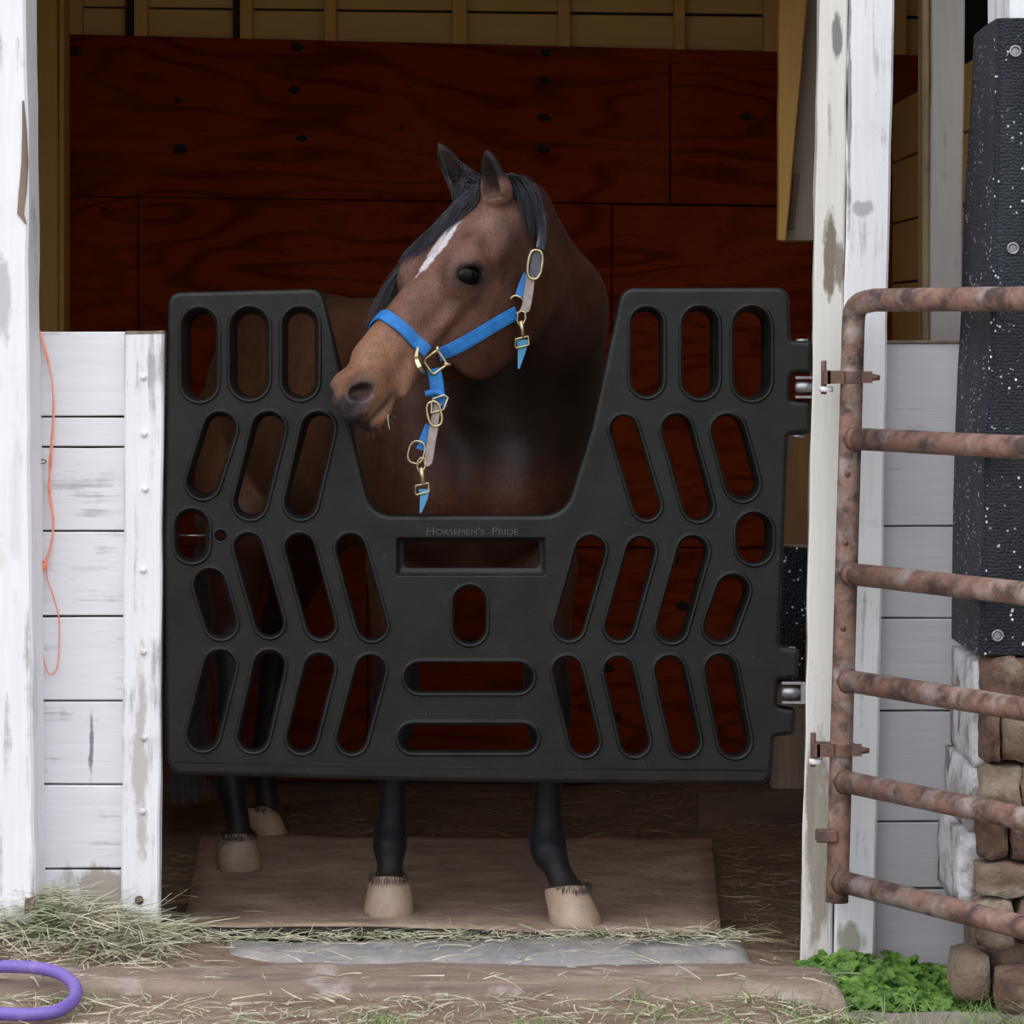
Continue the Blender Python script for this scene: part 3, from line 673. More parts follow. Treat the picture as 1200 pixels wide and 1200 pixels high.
# ---------------------------------------------------------------- rusty tube gate, swung towards us
gt = thing('tube_gate', (.69, -.12, .1), 'rusty brown steel tube gate hinged on the white post and swung outward', 'gate')
GD = Vector((.49, -.87, 0)).normalized()
R0 = .0255*.93
def pole(py): t = (py-380)/(1050-380); x = lerp(1000, 981, t); return at(x, py, -.12)
zt_ = at(0, 352, -.12).z
base_top = pole(352)
pts = [pole(1057)]+[pole(y) for y in (900,700,520,420,392)]
c0 = pole(380)
k0 = Vector((c0.x, c0.y, zt_))
arc = [Vector((c0.x,c0.y,zt_-.052)), Vector((c0.x,c0.y,zt_-.022))+GD*.006, Vector((c0.x,c0.y,zt_-.006))+GD*.030, k0+GD*.075]
pathp = pts+arc
gl = 2.3
tube('frame_tube', catmull(pathp, 5)+[k0+GD*.2, k0+GD*1.2, k0+GD*(gl-.1), Vector((k0.x,k0.y,zt_-.03))+GD*gl, Vector((k0.x,k0.y,.10))+GD*gl], R0, MT['rust'], gt, 18)
for y in (514,672,797,915,1032):
    p = pole(y); z = p.z
    tube('rail', [p+GD*.004, p+GD*.5, p+GD*1.2, Vector((k0.x,k0.y,z))+GD*gl], R0*.97, MT['rust'], gt, 18)
    V, Fc = tube_data([p+GD*(R0*.75), p+GD*(R0*1.05), p+GD*(R0*1.35)], lambda t: R0*(1.16-.16*t), 16); mesh('weld', V, Fc, MT['rust_dark'], gt, True)
def clamp(y, nm):
    p = pole(y); c = p
    V, Fc = tube_data([c+Vector((0,0,-.012)), c+Vector((0,0,.012))], R0*1.16, 18)
    a = [(V, Fc)]
    def bxp(x0,x1,y0,y1,z0,z1):
        return ([Vector(q)+c for q in ((x0,y0,z0),(x1,y0,z0),(x1,y1,z0),(x0,y1,z0),(x0,y0,z1),(x1,y0,z1),(x1,y1,z1),(x0,y1,z1))],
                [(3,2,1,0),(4,5,6,7),(0,1,5,4),(1,2,6,5),(2,3,7,6),(3,0,4,7)])
    a.append(bxp(-.052,-.018,-.026,-.012,-.013,.013)); a.append(bxp(-.052,-.018,.012,.022,-.013,.013)); a.append(bxp(.018,.040,-.022,-.008,-.012,.012)); a.append(bxp(-.060,-.046,-.026,.022,-.014,.014))
    V, Fc = merge(a); o = mesh(nm, V, Fc, MT['rust_dark'], gt)
    tube('hinge_pin', [c+Vector((-.058,-.002,-.035)), c+Vector((-.058,-.002,.034))], .006, MT['rust_dark'], o, 10)
    tube('clamp_bolt', [c+Vector((.036,-.015,0)), c+Vector((.056,-.015,-.001))], lambda t: .0085 if t < .4 else .005, MT['rust_dark'], o, 8)
    V, Fc = tube_data([c+Vector((-.053,-.004,-.030)), c+Vector((-.053,-.004,-.019))], .014, 14); q = mesh('collar', V, Fc, MT['white_v'], o, True); q['label'] = 'white painted hinge collar'
clamp(442, 'hinge_clamp'); clamp(878, 'hinge_clamp')
p = pole(978)
box('stop_bracket', p.x-.05, p.x-.005, -.155, -.13, p.z-.012, p.z+.014, MT['rust_dark'], gt, bevel=.003)
for y in (555,635,735):
    c = pole(y)+Vector((-.006,-R0*.96,0)); V, Fc = tube_data([c, c+Vector((0,-.004,0))], .006, 8); mesh('rivet', V, Fc, MT['rust_dark'], gt, True)

# ---------------------------------------------------------------- twine, nail, hose
tw = thing('orange_twine', at(50, 400, .0), 'frayed orange baling twine looped down the white half wall', 'twine')
w1 = [(46,388),(52,410),(60,440),(63,480),(60,540),(57,575),(62,610),(60,640),(54,658)]
w2 = [(47,388),(54,412),(61,445),(62,490),(58,545),(59,580),(63,612),(59,640),(52,660)]
tube('cord', catmull([at(x, y, .006) for x, y in w1], 6), .0022, MT['twine'], tw, 6)
tube('cord', catmull([at(x, y, .009) for x, y in w2], 6), .0020, MT['twine'], tw, 6)
tube('cord', catmull([at(x, y, .010) for x, y in [(52,664),(47,690),(46,710),(47,740),(52,775),(58,790),(66,785),(69,765),(69,725),(63,700),(56,680),(54,664)]], 6), .0016, MT['twine'], tw, 6)
V, Fc = [], []
kk = at(50, 662, .002); parts = []
for i in range(9):
    a = random.uniform(0, 6.28); parts.append(tube_data(ring_path(kk+Vector((random.uniform(-.004,.004),0,random.uniform(-.004,.004))), Vector((math.cos(a),.3,math.sin(a))).normalized(), Vector((-math.sin(a),.4,math.cos(a))).normalized(), .008, .006, 12), .0022, 5, True))
for i in range(10): parts.append(tube_data([kk, kk+Vector((random.uniform(-.016,.008), -.004, random.uniform(-.012,.012)))], .0008, 4))
V, Fc = merge(parts); mesh('knot', V, Fc, MT['twine'], tw, True)
nl = tube('eye_nail', [at(36,541,0), at(46,541,0)]+ring_path(at(50,541,-.002), Vector((-1,0,0)), Vector((0,.3,1)).normalized(), .0075, .004, 12), .0013, MT['rust_dark'], None, 6)
meta(nl, 'small rusty eye nail in the left post near the twine', 'nail')
hs = thing('garden_hose', at(40, 1160, -.5), 'purple rubber hose curving in from the lower left corner', 'hose')
def gp(px, py, z):   # point on a level z seen at the pixel
    d = F*(EYE-z)/(py-HZ); return Vector(((px-600)/F*d, d-DIST, z))
hp = [gp(x, y, z) for x, y, z in [(-130,1120,.03),(-60,1126,.04),(0,1132,.045),(40,1134,.045),(70,1141,.04),(88,1156,.032),(86,1172,.022),(66,1185,.016),(36,1189,.014),(0,1188,.014),(-60,1186,.014),(-160,1180,.014)]]
tube('hose', catmull(hp, 8), .0125, MT['hose'], hs, 16)
V, Fc = tube_data([hp[2]+Vector((-.02,0,0)), hp[2]+Vector((.006,0,.0))], .0135, 14); q = mesh('coupling', V, Fc, M('dark_coupling', (.05,.04,.08), .6), hs, True)

# ---------------------------------------------------------------- the horse: one continuous surface from a distance field
P0 = np.array([-.055, .19, 1.595]); HS = 1.03
Aa = np.array([-.556, -.552, -.621]); Dd = np.array([-.465, -.413, .783]); Nn = np.array([.689, -.725, .027])
HM = np.array([Aa, Dd, Nn]); HM = np.array([v/np.linalg.norm(v) for v in HM])
_t = math.radians(-3.0); _R = np.array([[math.cos(_t),0,-math.sin(_t)],[0,1,0],[math.sin(_t),0,math.cos(_t)]]); HM = HM@_R
def H(a, d, n): return P0+HS*(a*HM[0]+d*HM[1]+n*HM[2])
def axis(a0, f, c, b1, k0_, a1):
    out = list(np.arange(a0, b1, c)); return out
gx = np.concatenate([np.arange(-1.0,-.46,.011), np.arange(-.46,.12,.005), np.arange(.12,.34,.011)])
gy = np.concatenate([np.arange(-.30,.32,.005), np.arange(.32,2.0,.013)])
gz = np.concatenate([np.arange(.02,1.0,.010), np.arange(1.0,1.74,.005), np.arange(1.74,1.78,.01)])
FLD = np.full((len(gx), len(gy), len(gz)), 1.0, np.float32)
def apply(fn, lo, hi, k, sub=False, frame=None):
    pad_ = max(k, .02)*1.2
    i0, i1 = np.searchsorted(gx, [lo[0]-pad_, hi[0]+pad_]); j0, j1 = np.searchsorted(gy, [lo[1]-pad_, hi[1]+pad_]); k0_, k1 = np.searchsorted(gz, [lo[2]-pad_, hi[2]+pad_])
    if i1 <= i0 or j1 <= j0 or k1 <= k0_: return
    X = gx[i0:i1, None, None].astype(np.float32); Y = gy[None, j0:j1, None].astype(np.float32); Zz = gz[None, None, k0_:k1].astype(np.float32)
    if frame is not None:
        o, Mx, s_ = frame; x = (X-o[0])/s_; y = (Y-o[1])/s_; z = (Zz-o[2])/s_
        X, Y, Zz = [x*Mx[r][0]+y*Mx[r][1]+z*Mx[r][2] for r in range(3)]
        d = fn(X, Y, Zz)*s_
    else: d = fn(X, Y, Zz)
    S = FLD[i0:i1, j0:j1, k0_:k1]
    if sub: d = -d; h = np.clip(.5-.5*(S-d)/k, 0, 1); S[...] = S*(1-h)+d*h+k*h*(1-h)
    else: h = np.clip(.5+.5*(d-S)/k, 0, 1); S[...] = d*(1-h)+S*h-k*h*(1-h)
HF = (P0, HM, HS)
def ell(c, r, k=.03, frame=None, rot=None, sub=False):
    c = np.array(c, float); r = np.array(r, float); Rm = np.eye(3) if rot is None else np.array(rot)
    def fn(X, Y, Zz):
        x, y, z = X-c[0], Y-c[1], Zz-c[2]
        if rot is not None: x, y, z = [x*Rm[q][0]+y*Rm[q][1]+z*Rm[q][2] for q in range(3)]
        k0_ = np.sqrt((x/r[0])**2+(y/r[1])**2+(z/r[2])**2); k1 = np.sqrt((x/r[0]**2)**2+(y/r[1]**2)**2+(z/r[2]**2)**2)
        return k0_*(k0_-1)/np.maximum(k1, 1e-6)
    m_ = max(r) if rot is not None else None
    if frame is not None: cc = H(*c); R_ = max(r)*HS; apply(fn, cc-R_, cc+R_, k, sub, frame)
    elif rot is not None: apply(fn, c-m_, c+m_, k, sub)
    else: apply(fn, c-r, c+r, k, sub)
def cone(a, b, ra, rb, k=.03, frame=None, sq=(1,1,1), sub=False):
    a = np.array(a, float); b = np.array(b, float); q = 1/np.array(sq, float)
    def fn(X, Y, Zz):
        x, y, z = (X-a[0])*q[0], (Y-a[1])*q[1], (Zz-a[2])*q[2]; v = (b-a)*q
        h = np.clip((x*v[0]+y*v[1]+z*v[2])/(v@v), 0, 1)
        return (np.sqrt((x-v[0]*h)**2+(y-v[1]*h)**2+(z-v[2]*h)**2)-(ra+(rb-ra)*h))*min(sq)
    R_ = max(ra, rb)*max(sq)
    if frame is not None: A_, B_ = H(*a), H(*b)
    else: A_, B_ = a, b
    apply(fn, np.minimum(A_, B_)-R_, np.maximum(A_, B_)+R_, k, sub, frame)
# trunk
cone((-.08,.62,1.06), (-.45,1.30,1.06), .285, .29, .1, sq=(.92,1,1.05))
ell((-.53,1.52,1.12), (.25,.27,.255), .12)
ell((-.10,.48,.97), (.215,.20,.26), .10)           # chest
ell((-.215,.42,1.0), (.11,.15,.22), .08); ell((.03,.42,1.0), (.12,.15,.22), .08)   # shoulders
ell((-.185,.31,.93), (.085,.08,.12), .06); ell((.0,.30,.93), (.085,.08,.12), .06)  # pectorals
ell((-.06,.78,1.30), (.10,.22,.12), .10)           # withers
# neck
cone((.005,.235,1.50), (.055,.42,1.28), .085, .140, .06, sq=(.8,1,1)); cone((.06,.42,1.30), (.0,.62,1.08), .150, .215, .09, sq=(.95,1,1))
cone((.03,.26,1.555), (.115,.46,1.36), .050, .065, .06); cone((.115,.46,1.36), (.0,.78,1.34), .065, .08, .08)   # crest
cone((.0,.21,1.40), (-.03,.34,1.14), .065, .11, .06)                                                                  # throat
# legs
def leg(pts, k=.014):
    for (p, r), (q, s_) in zip(pts, pts[1:]): cone(p, q, r, s_, k)
FL_ = [((-.22,.46,.92),.105), ((-.245,.44,.76),.078), ((-.255,.37,.52),.046), ((-.258,.33,.44),.045), ((-.260,.325,.38),.034), ((-.262,.32,.24),.027), ((-.266,.315,.185),.0335), ((-.267,.30,.160),.034), ((-.266,.285,.115),.0245), ((-.266,.275,.085),.037)]
FR_ = [((.03,.44,.92),.105), ((.065,.40,.76),.078), ((.075,.31,.52),.046), ((.077,.265,.44),.045), ((.078,.255,.38),.034), ((.076,.245,.24),.0285), ((.076,.24,.185),.036), ((.080,.225,.160),.036), ((.104,.20,.112),.0255), ((.120,.185,.078),.038)]
HL_ = [((-.64,1.40,1.05),.16), ((-.66,1.20,.82),.115), ((-.68,1.22,.64),.062), ((-.69,1.22,.54),.048), ((-.685,1.17,.49),.043), ((-.675,1.02,.30),.031), ((-.670,.965,.215),.036), ((-.665,.95,.19),.034), ((-.65,.905,.130),.027), ((-.643,.885,.085),.036)]
HR_ = [((-.44,1.55,1.05),.16), ((-.50,1.48,.82),.115), ((-.57,1.66,.62),.060), ((-.60,1.70,.54),.048), ((-.605,1.66,.49),.042), ((-.625,1.55,.27),.031), ((-.630,1.50,.20),.036), ((-.630,1.49,.17),.034), ((-.622,1.455,.12),.027), ((-.616,1.44,.085),.033)]
for Lg in (FL_, FR_, HL_, HR_): leg(Lg)
for p in ((-.256,.345,.475),(.076,.28,.475)): ell(p, (.048,.045,.055), .03)     # knees
# head, in the head's own frame (a to the muzzle, d up from the nose, n to the near side)
h_ = dict(frame=HF)
ell((.06,-.075,0), (.115,.078,.078), .04, **h_)
ell((.155,-.070,0), (.12,.062,.088), .04, **h_)
cone((.14,-.070,0), (.49,-.050,0), .066, .040, .03, sq=(1,1,.88), **h_)
cone((.24,-.11,0), (.50,-.085,0), .060, .046, .035, sq=(1,1,.80), **h_)
cone((.17,-.165,0), (.50,-.120,0), .060, .027, .035, sq=(1,1,.85), **h_)      # jaw
for sd in (1, -1):
    ell((.175,-.170,sd*.046), (.130,.122,.032), .03, **h_)                      # cheek
    ell((.25,-.190,sd*.040), (.105,.090,.026), .03, **h_)
    cone((.25,-.092,sd*.068), (.38,-.100,sd*.046), .012, .008, .022, **h_)      # facial crest
    ell((.200,-.030,sd*.070), (.055,.022,.020), .04, **h_)                     # brow
    ell((.232,-.052,sd*.074), (.046,.034,.022), .040, **h_)                     # orbit
    ell((.56,-.064,sd*.034), (.044,.031,.021), .018, **h_)                      # nostril wing
    cone((.40,-.10,sd*.04), (.50,-.135,sd*.036), .014, .012, .02, **h_)
ell((.555,-.080,0), (.060,.047,.047), .025, **h_)
ell((.594,-.088,0), (.032,.036,.038), .02, **h_)
ell((.560,-.138,0), (.042,.026,.033), .022, **h_)                                # chin
for sd in (1, -1):                                                               # brow hollow, socket, nostril, mouth
    ell((.13,-.045,sd*.092), (.035,.02,.012), .025, sub=True, **h_)
    ell((.233,-.053,sd*.097), (.037,.0205,.022), .006, rot=((.75,.66,0),(-.66,.75,0),(0,0,1)), sub=True, **h_)
    th_ = .5; ell((.588,-.058,sd*.052), (.027,.0165,.034), .005, rot=((math.cos(th_),math.sin(th_),0),(-math.sin(th_),math.cos(th_),0),(0,0,1)), sub=True, **h_)
    cone((.615,-.121,sd*.030), (.505,-.122,sd*.046), .0035, .0045, .006, sub=True, **h_)
# lid rims
for sd in (1, -1):
    c1, c2, up_, dn_ = (.262,-.029,sd*.082), (.209,-.075,sd*.086), (.219,-.033,sd*.096), (.252,-.070,sd*.092)
    cone(c1, up_, .004, .006, .007, **h_); cone(up_, c2, .006, .004, .007, **h_); cone(c1, dn_, .003, .0045, .007, **h_); cone(dn_, c2, .0045, .004, .007, **h_)
# ears
def ear(base, tip, face, wmax):
    base = np.array(base); tip = np.array(tip); u = tip-base; Ln = np.linalg.norm(u); u = u/Ln
    f = np.array(face, float); f = f-u*(f@u); f /= np.linalg.norm(f); v = np.cross(u, f)
    Mx = np.array([u, v, f])
    def fn(X, Y, Zz):
        t = np.clip(X/Ln, 0, 1); r = wmax*np.clip((1-t)**.72*(.88+.95*t), .02, 1.2)
        q = np.sqrt(Y**2+(Zz/.72)**2); over = np.maximum(X-Ln, 0)+np.maximum(-X, 0)
        return np.sqrt(np.maximum(q-r, 0)**2+over**2)+np.minimum(q-r, 0)*.8
    def cut(X, Y, Zz):
        t = np.clip(X/Ln, 0, 1); r = wmax*np.clip((1-t)**.8*(.8+.9*t), 0, 1.2)*.72
        return np.maximum(np.sqrt(Y**2+((Zz-wmax*.50)/.9)**2)-r, .10*Ln-X)
    lo = np.minimum(base, tip)-wmax*1.3; hi = np.maximum(base, tip)+wmax*1.3
    apply(fn, lo, hi, .012, False, (base, Mx, 1.0)); apply(cut, lo, hi, .006, True, (base, Mx, 1.0))
EB1 = H(.035,-.012,.056); ET1 = np.array(at(570,174,.10)); EB2 = H(.015,-.005,-.050); ET2 = np.array(at(513,166,.20))
ell(tuple((EB1*.8+ET1*.2)), (.034,.03,.034), .03)
ear(EB1, ET1, (-.55,-.80,-.1), .034); ear(EB2, ET2, (.25,-.95,-.05), .030)

def surface_nets():
    ins = FLD < 0
    c = np.zeros((len(gx)-1, len(gy)-1, len(gz)-1), np.uint8)
    for i in (0,1):
        for j in (0,1):
            for k in (0,1): c += ins[i:len(gx)-1+i, j:len(gy)-1+j, k:len(gz)-1+k]
    act = np.argwhere((c > 0) & (c < 8)); del c
    ids = np.full((len(gx)-1, len(gy)-1, len(gz)-1), -1, np.int32); ids[act[:,0],act[:,1],act[:,2]] = np.arange(len(act))
    cor = {}
    for i in (0,1):
        for j in (0,1):
            for k in (0,1): cor[i,j,k] = FLD[act[:,0]+i, act[:,1]+j, act[:,2]+k]
    S = np.zeros((len(act),3)); cnt = np.zeros(len(act))
    for a in cor:
        for ax in range(3):
            if a[ax]: continue
            b = list(a); b[ax] = 1; b = tuple(b); fa, fb = cor[a], cor[b]; m_ = (fa < 0) != (fb < 0)
            t = np.where(m_, fa/(np.where(fa == fb, 1, fa-fb)), 0); p = np.tile(np.array(a, float), (len(act),1)); p[:,ax] = t
            S[m_] += p[m_]; cnt[m_] += 1
    S /= cnt[:,None]
    Vv = np.stack([g_[act[:,i]]+S[:,i]*(g_[act[:,i]+1]-g_[act[:,i]]) for i, g_ in enumerate((gx,gy,gz))], 1)
    Q = []
    for ax in range(3):
        sl1 = [slice(1,-1)]*3; sl1[ax] = slice(0,-1); sl2 = [slice(1,-1)]*3; sl2[ax] = slice(1,None)
        A_ = ins[tuple(sl1)]; B_ = ins[tuple(sl2)]; e = np.argwhere(A_ != B_); fl = A_[e[:,0],e[:,1],e[:,2]]
        off = np.ones(3,int); off[ax] = 0; e = e+off
        o1, o2 = [(1,2),(2,0),(0,1)][ax]; d1 = np.zeros(3,int); d1[o1] = 1; d2 = np.zeros(3,int); d2[o2] = 1
        g4 = [ids[tuple((e-x).T)] for x in (d1+d2, d2, d1*0, d1)]
        q = np.stack(g4, 1); q[~fl] = q[~fl][:,::-1]; Q.append(q)
    return Vv, np.concatenate(Q)
VV, QQ = surface_nets()
for it in range(2):      # light smoothing of the trunk, none on the head
    acc = np.zeros_like(VV); cn = np.zeros(len(VV))
    for a in range(4):
        b = (a+1) % 4; np.add.at(acc, QQ[:,a], VV[QQ[:,b]]); np.add.at(cn, QQ[:,a], 1); np.add.at(acc, QQ[:,b], VV[QQ[:,a]]); np.add.at(cn, QQ[:,b], 1)
    avg = acc/np.maximum(cn,1)[:,None]; w = np.where(VV[:,2] < .6, .25, np.where((VV[:,2] < 1.02) | (VV[:,1] > .32), .6, .22))[:,None]; VV = VV*(1-w)+avg*w
horse = thing('horse', (-.3, .8, 0), 'bay horse with a white blaze looking left over the black stall guard', 'horse')
me = bpy.data.meshes.new('body'); me.vertices.add(len(VV)); me.vertices.foreach_set('co', VV.astype(np.float32).ravel())
me.loops.add(QQ.size); me.loops.foreach_set('vertex_index', QQ.astype(np.int32).ravel()); me.polygons.add(len(QQ))
me.polygons.foreach_set('loop_start', np.arange(0, QQ.size, 4, dtype=np.int32)); me.polygons.foreach_set('use_smooth', np.ones(len(QQ), bool)); me.update(); me.validate()
print('horse verts', len(VV))
# coat pattern: hair colours plus painted shade and highlights on head, neck and chest
loc = ((VV-P0)/HS)@HM.T; a, d, n = loc[:,0], loc[:,1], loc[:,2]
def ss(x, e0, e1): t = np.clip((x-e0)/(e1-e0), 0, 1); return t*t*(3-2*t)
def vn(sc, s_=0): return np.sin(VV[:,0]*sc+s_)*np.sin(VV[:,1]*sc*1.3+1+s_)*np.sin(VV[:,2]*sc*.9+2+s_)
col = np.tile(np.array([.085,.026,.014]), (len(VV),1))
def blend(c, w): 
    global col
    w = np.clip(w,0,1)[:,None]; col = col*(1-w)+np.array(c)*w
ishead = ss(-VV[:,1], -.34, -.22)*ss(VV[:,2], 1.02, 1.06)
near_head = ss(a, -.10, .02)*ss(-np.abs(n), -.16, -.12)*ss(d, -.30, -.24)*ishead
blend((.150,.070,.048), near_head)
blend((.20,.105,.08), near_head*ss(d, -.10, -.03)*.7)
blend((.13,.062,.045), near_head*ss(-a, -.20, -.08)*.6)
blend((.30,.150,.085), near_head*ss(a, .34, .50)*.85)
blend((.26,.15,.13), near_head*np.exp(-(((a-.12)/.05)**2+((d+.02)/.03)**2))*.6)  # highlight painted on the forehead
blend((.055,.020,.012), near_head*ss(-a, -.26, -.12)*ss(-d, .045, .10)*.75)  # shade painted on the cheek behind the eye
blend((.060,.018,.009), near_head*ss(-d, .11, .22)*ss(-a, -.42, -.30)*.95)  # lower cheek and jaw darkened with painted shade
blend((.022,.019,.021), near_head*ss(a+.22*np.clip(-d-.05,0,1)+.010*vn(130)+.008*vn(300), .596, .622)*1.0)                    # dark muzzle tip
blend((.030,.026,.03), near_head*np.exp(-(((a-.590)/.036)**2+((d+.057)/.025)**2+((np.abs(n)-.044)/.030)**2))*1.6)  # nostril
blend((.17,.13,.15), near_head*np.exp(-(((a-.600)/.026)**2+((d+.083)/.010)**2+((np.abs(n)-.04)/.03)**2))*.7)
blend((.012,.010,.010), near_head*np.exp(-((((a-.236)*.75+(d+.052)*.66)/.046)**2+((-(a-.236)*.66+(d+.052)*.75)/.029)**2)**2)*1.1*ss(np.abs(n), .05, .07))  # dark lids
blend((.045,.03,.027), near_head*np.exp(-(((a-.56)/.06)**2+((d+.122)/.007)**2)))                              # lip line
blz = ss(.019*ss(-a,-.31,-.20)+.004*vn(150)-np.abs(n-.004), .0, .005)*ss(a+.008*vn(90), .11, .135)*ss(-a, -.34, -.31)*ss(d,-.06,-.03)
blend((.80,.78,.80), near_head*blz)
de = np.minimum(np.linalg.norm(np.cross(VV-EB1, (ET1-EB1)/np.linalg.norm(ET1-EB1)), axis=1), np.linalg.norm(np.cross(VV-EB2, (ET2-EB2)/np.linalg.norm(ET2-EB2)), axis=1))
te = np.maximum((VV-EB1)@(ET1-EB1)/((ET1-EB1)@(ET1-EB1)), (VV-EB2)@(ET2-EB2)/((ET2-EB2)@(ET2-EB2)))
blend((.012,.010,.012), ss(te, .22, .55)*ss(-de, -.05, -.04)*ss(VV[:,2],1.58,1.62))
blend((.02,.012,.011), ss(te, .0, .25)*ss(-de, -.022, -.014)*ss(VV[:,2],1.57,1.60)*.9)
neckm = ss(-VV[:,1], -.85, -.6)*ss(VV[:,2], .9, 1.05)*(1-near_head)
blend((.040,.009,.005), neckm*.92)  # neck and chest darkened to carry their shade
blend((.012,.006,.004), neckm*ss(-VV[:,2], -1.42, -1.15)*ss(VV[:,0], -.26, -.05)*.9)  # deeper chest shade painted into the coat
blend((.11,.038,.022), ss(-VV[:,1], -.6, -.45)*(1-near_head)*ss(VV[:,2], .8, .9)*ss(-VV[:,0], .10, .24)*.8)  # painted reddish highlight on the left of the chest
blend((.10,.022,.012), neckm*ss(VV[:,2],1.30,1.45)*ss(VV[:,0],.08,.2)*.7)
body = ss(VV[:,1], .6, .85)*ss(VV[:,2], .75, .9)
blend((.17,.075,.04), body*.8)
blend((.012,.013,.018), ss(-VV[:,2], -.66, -.50))                                # black legs
blend((.028,.022,.020), ss(-VV[:,2], -.17, -.10)*.7)
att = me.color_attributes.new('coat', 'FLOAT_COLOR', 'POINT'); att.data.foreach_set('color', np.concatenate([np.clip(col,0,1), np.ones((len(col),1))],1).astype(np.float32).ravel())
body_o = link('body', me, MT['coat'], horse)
del FLD
tri = np.concatenate([QQ[:,[0,1,2]], QQ[:,[0,2,3]]])
BV = BVHTree.FromPolygons([tuple(v) for v in VV.tolist()], QQ.tolist())
# eyes
for sd in (1, -1):
    c = H(.233,-.055,sd*.0805); bm = bmesh.new(); bmesh.ops.create_uvsphere(bm, u_segments=32, v_segments=20, radius=.0262)
    for v in bm.verts:
        q = v.co; v.co = Vector(c)+Vector(HM[0]*.75+HM[1]*.66)*q.x*1.38+Vector(-HM[0]*.66+HM[1]*.75)*q.y*1.0+Vector(HM[2])*q.z
    bmo('eye', bm, MT['eye'], horse, True)
# hooves
def hoof(c, w, ln, h, dirx, diry, top=(0,0)):
    """c: ground centre; toe direction (dirx,diry)"""
    dv = Vector((dirx, diry, 0)).normalized(); sv_ = Vector((-dv.y, dv.x, 0)); V = []; Fc = []; n = 24; lv = [(0,.97,0),(.02,1,0),(.35,.93,0),(.7,.86,0),(.93,.80,0),(1.0,.76,0),(1.02,.60,0)]
    for t, s_, _ in lv:
        for k in range(n):
            an = 2*math.pi*k/n; f = math.cos(an); g_ = math.sin(an)
            if f < 0: f *= .80; 
            back = 1-.10*max(0,-math.cos(an))
            off = -ln*.26*t          # the wall slopes back from the toe
            hh = h*t*(1-.28*(1-f)*.5*(t > .5))
            V.append(Vector(c)+dv*(f*ln*.5*s_+off)+sv_*(g_*w*.5*s_*back)+Vector((top[0]*t, top[1]*t, hh)))
    for j in range(len(lv)-1):
        for k in range(n): Fc.append((j*n+k, j*n+(k+1)%n, (j+1)*n+(k+1)%n, (j+1)*n+k))
    Fc.append(tuple(range(n-1,-1,-1))); Fc.append(tuple((len(lv)-1)*n+k for k in range(n)))
    return mesh('hoof', V, Fc, MT['hoof'], horse, True)
hoof((-.268,.255,.018), .112, .125, .085, -.05, -1)
hoof((.137,.165,.016), .115, .135, .082, .35, -1, (-.012,0))
hoof((-.640,.865,.020), .108, .120, .082, .18, -1, (-.004,0))
hoof((-.612,1.42,.012), .100, .115, .075, .45, -1, (-.012,0))
# hair
def strands(name, gens, m, r=.0012, seg=9, parent=horse, sides=3):
    V = []; Fc = []
    for path in gens:
        path = [Vector(p) for p in path]; v, f = tube_data(path, lambda t: r*(1.15-t*.9), sides, caps=False); o = len(V); V += v; Fc += [tuple(i+o for i in q) for q in f]
    o = mesh(name, V, Fc, m, parent, True); o['kind'] = 'stuff'; return o
def drop(a_, n_, off):
    o = Vector(H(a_, .2, n_)); hit = BV.ray_cast(o, Vector(-HM[1]), .5)
    if hit[0] is None: return Vector(H(a_, -.03, n_))
    return hit[0]+Vector(HM[1])*off
def fore():
    for i in range(1500):
        n0 = random.uniform(-.030,.030); u = (n0+.03)/.06; a0 = random.uniform(-.045,.03); L = random.uniform(.10,.23)*(.62+.48*(1-u))
        n1 = n0*1.0-random.uniform(.015,.070)*(1.15-u*.55); w = random.uniform(0,6.28); lay = random.random()**1.5*.016+.002; pts = []
        for k in range(9):
            t = k/8; nn = n0+(n1-n0)*t**.8+.004*math.sin(w+t*5); nn = max(nn, -.088)
            p = drop(a0+L*t, nn, .002+lay*(.6+.6*math.sin(min(1,t*1.2)*math.pi)))
            pts.append(p)
        yield pts
strands('forelock', fore(), MT['hair'], .0011)
def wisps():
    for i in range(260):
        n0 = random.uniform(-.075,-.06); a0 = random.uniform(.03,.16); L = random.uniform(.14,.26); pts = []
        q0 = random.uniform(.0,.03)
        for k in range(8):
            t = k/7; p = Vector(H(a0+L*t, -.03+.028*math.sin(t*2.2)-.05*t*t+q0*.3, n0-.008+.006*math.sin(i+t*4)-.02*t)); pts.append(p)
        yield pts
strands('forelock_wisps', wisps(), MT['hair'], .0007)
def mane():
    for i in range(1100):
        near_ = i < 420; s_ = random.random()*(.16 if near_ else 1)
        top_ = Vector(H(-.03,-.0,.0)).lerp(Vector((.10,.44,1.425)), s_); top_ += Vector((random.uniform(-.02,.02), random.uniform(-.02,.02), 0))
        L = random.uniform(.04,.13)*(1.0-.35*s_); pts = []; side = Vector((.55,-.55,0)).normalized()*(1 if near_ else -1)
        for k in range(8):
            t = k/7; q = top_+side*(.02+.085*math.sin(t*1.5))+Vector((0,0,.02*math.sin(t*3)-L*t**1.3))
            hit = BV.find_nearest(q); off = .003+.010*random.random()*(1-t)
            if hit[0] is not None and (q-hit[0]).dot(hit[1]) < off: q = hit[0]+hit[1]*off
            pts.append(q)
        yield pts
strands('mane', mane(), MT['hair'], .0011)
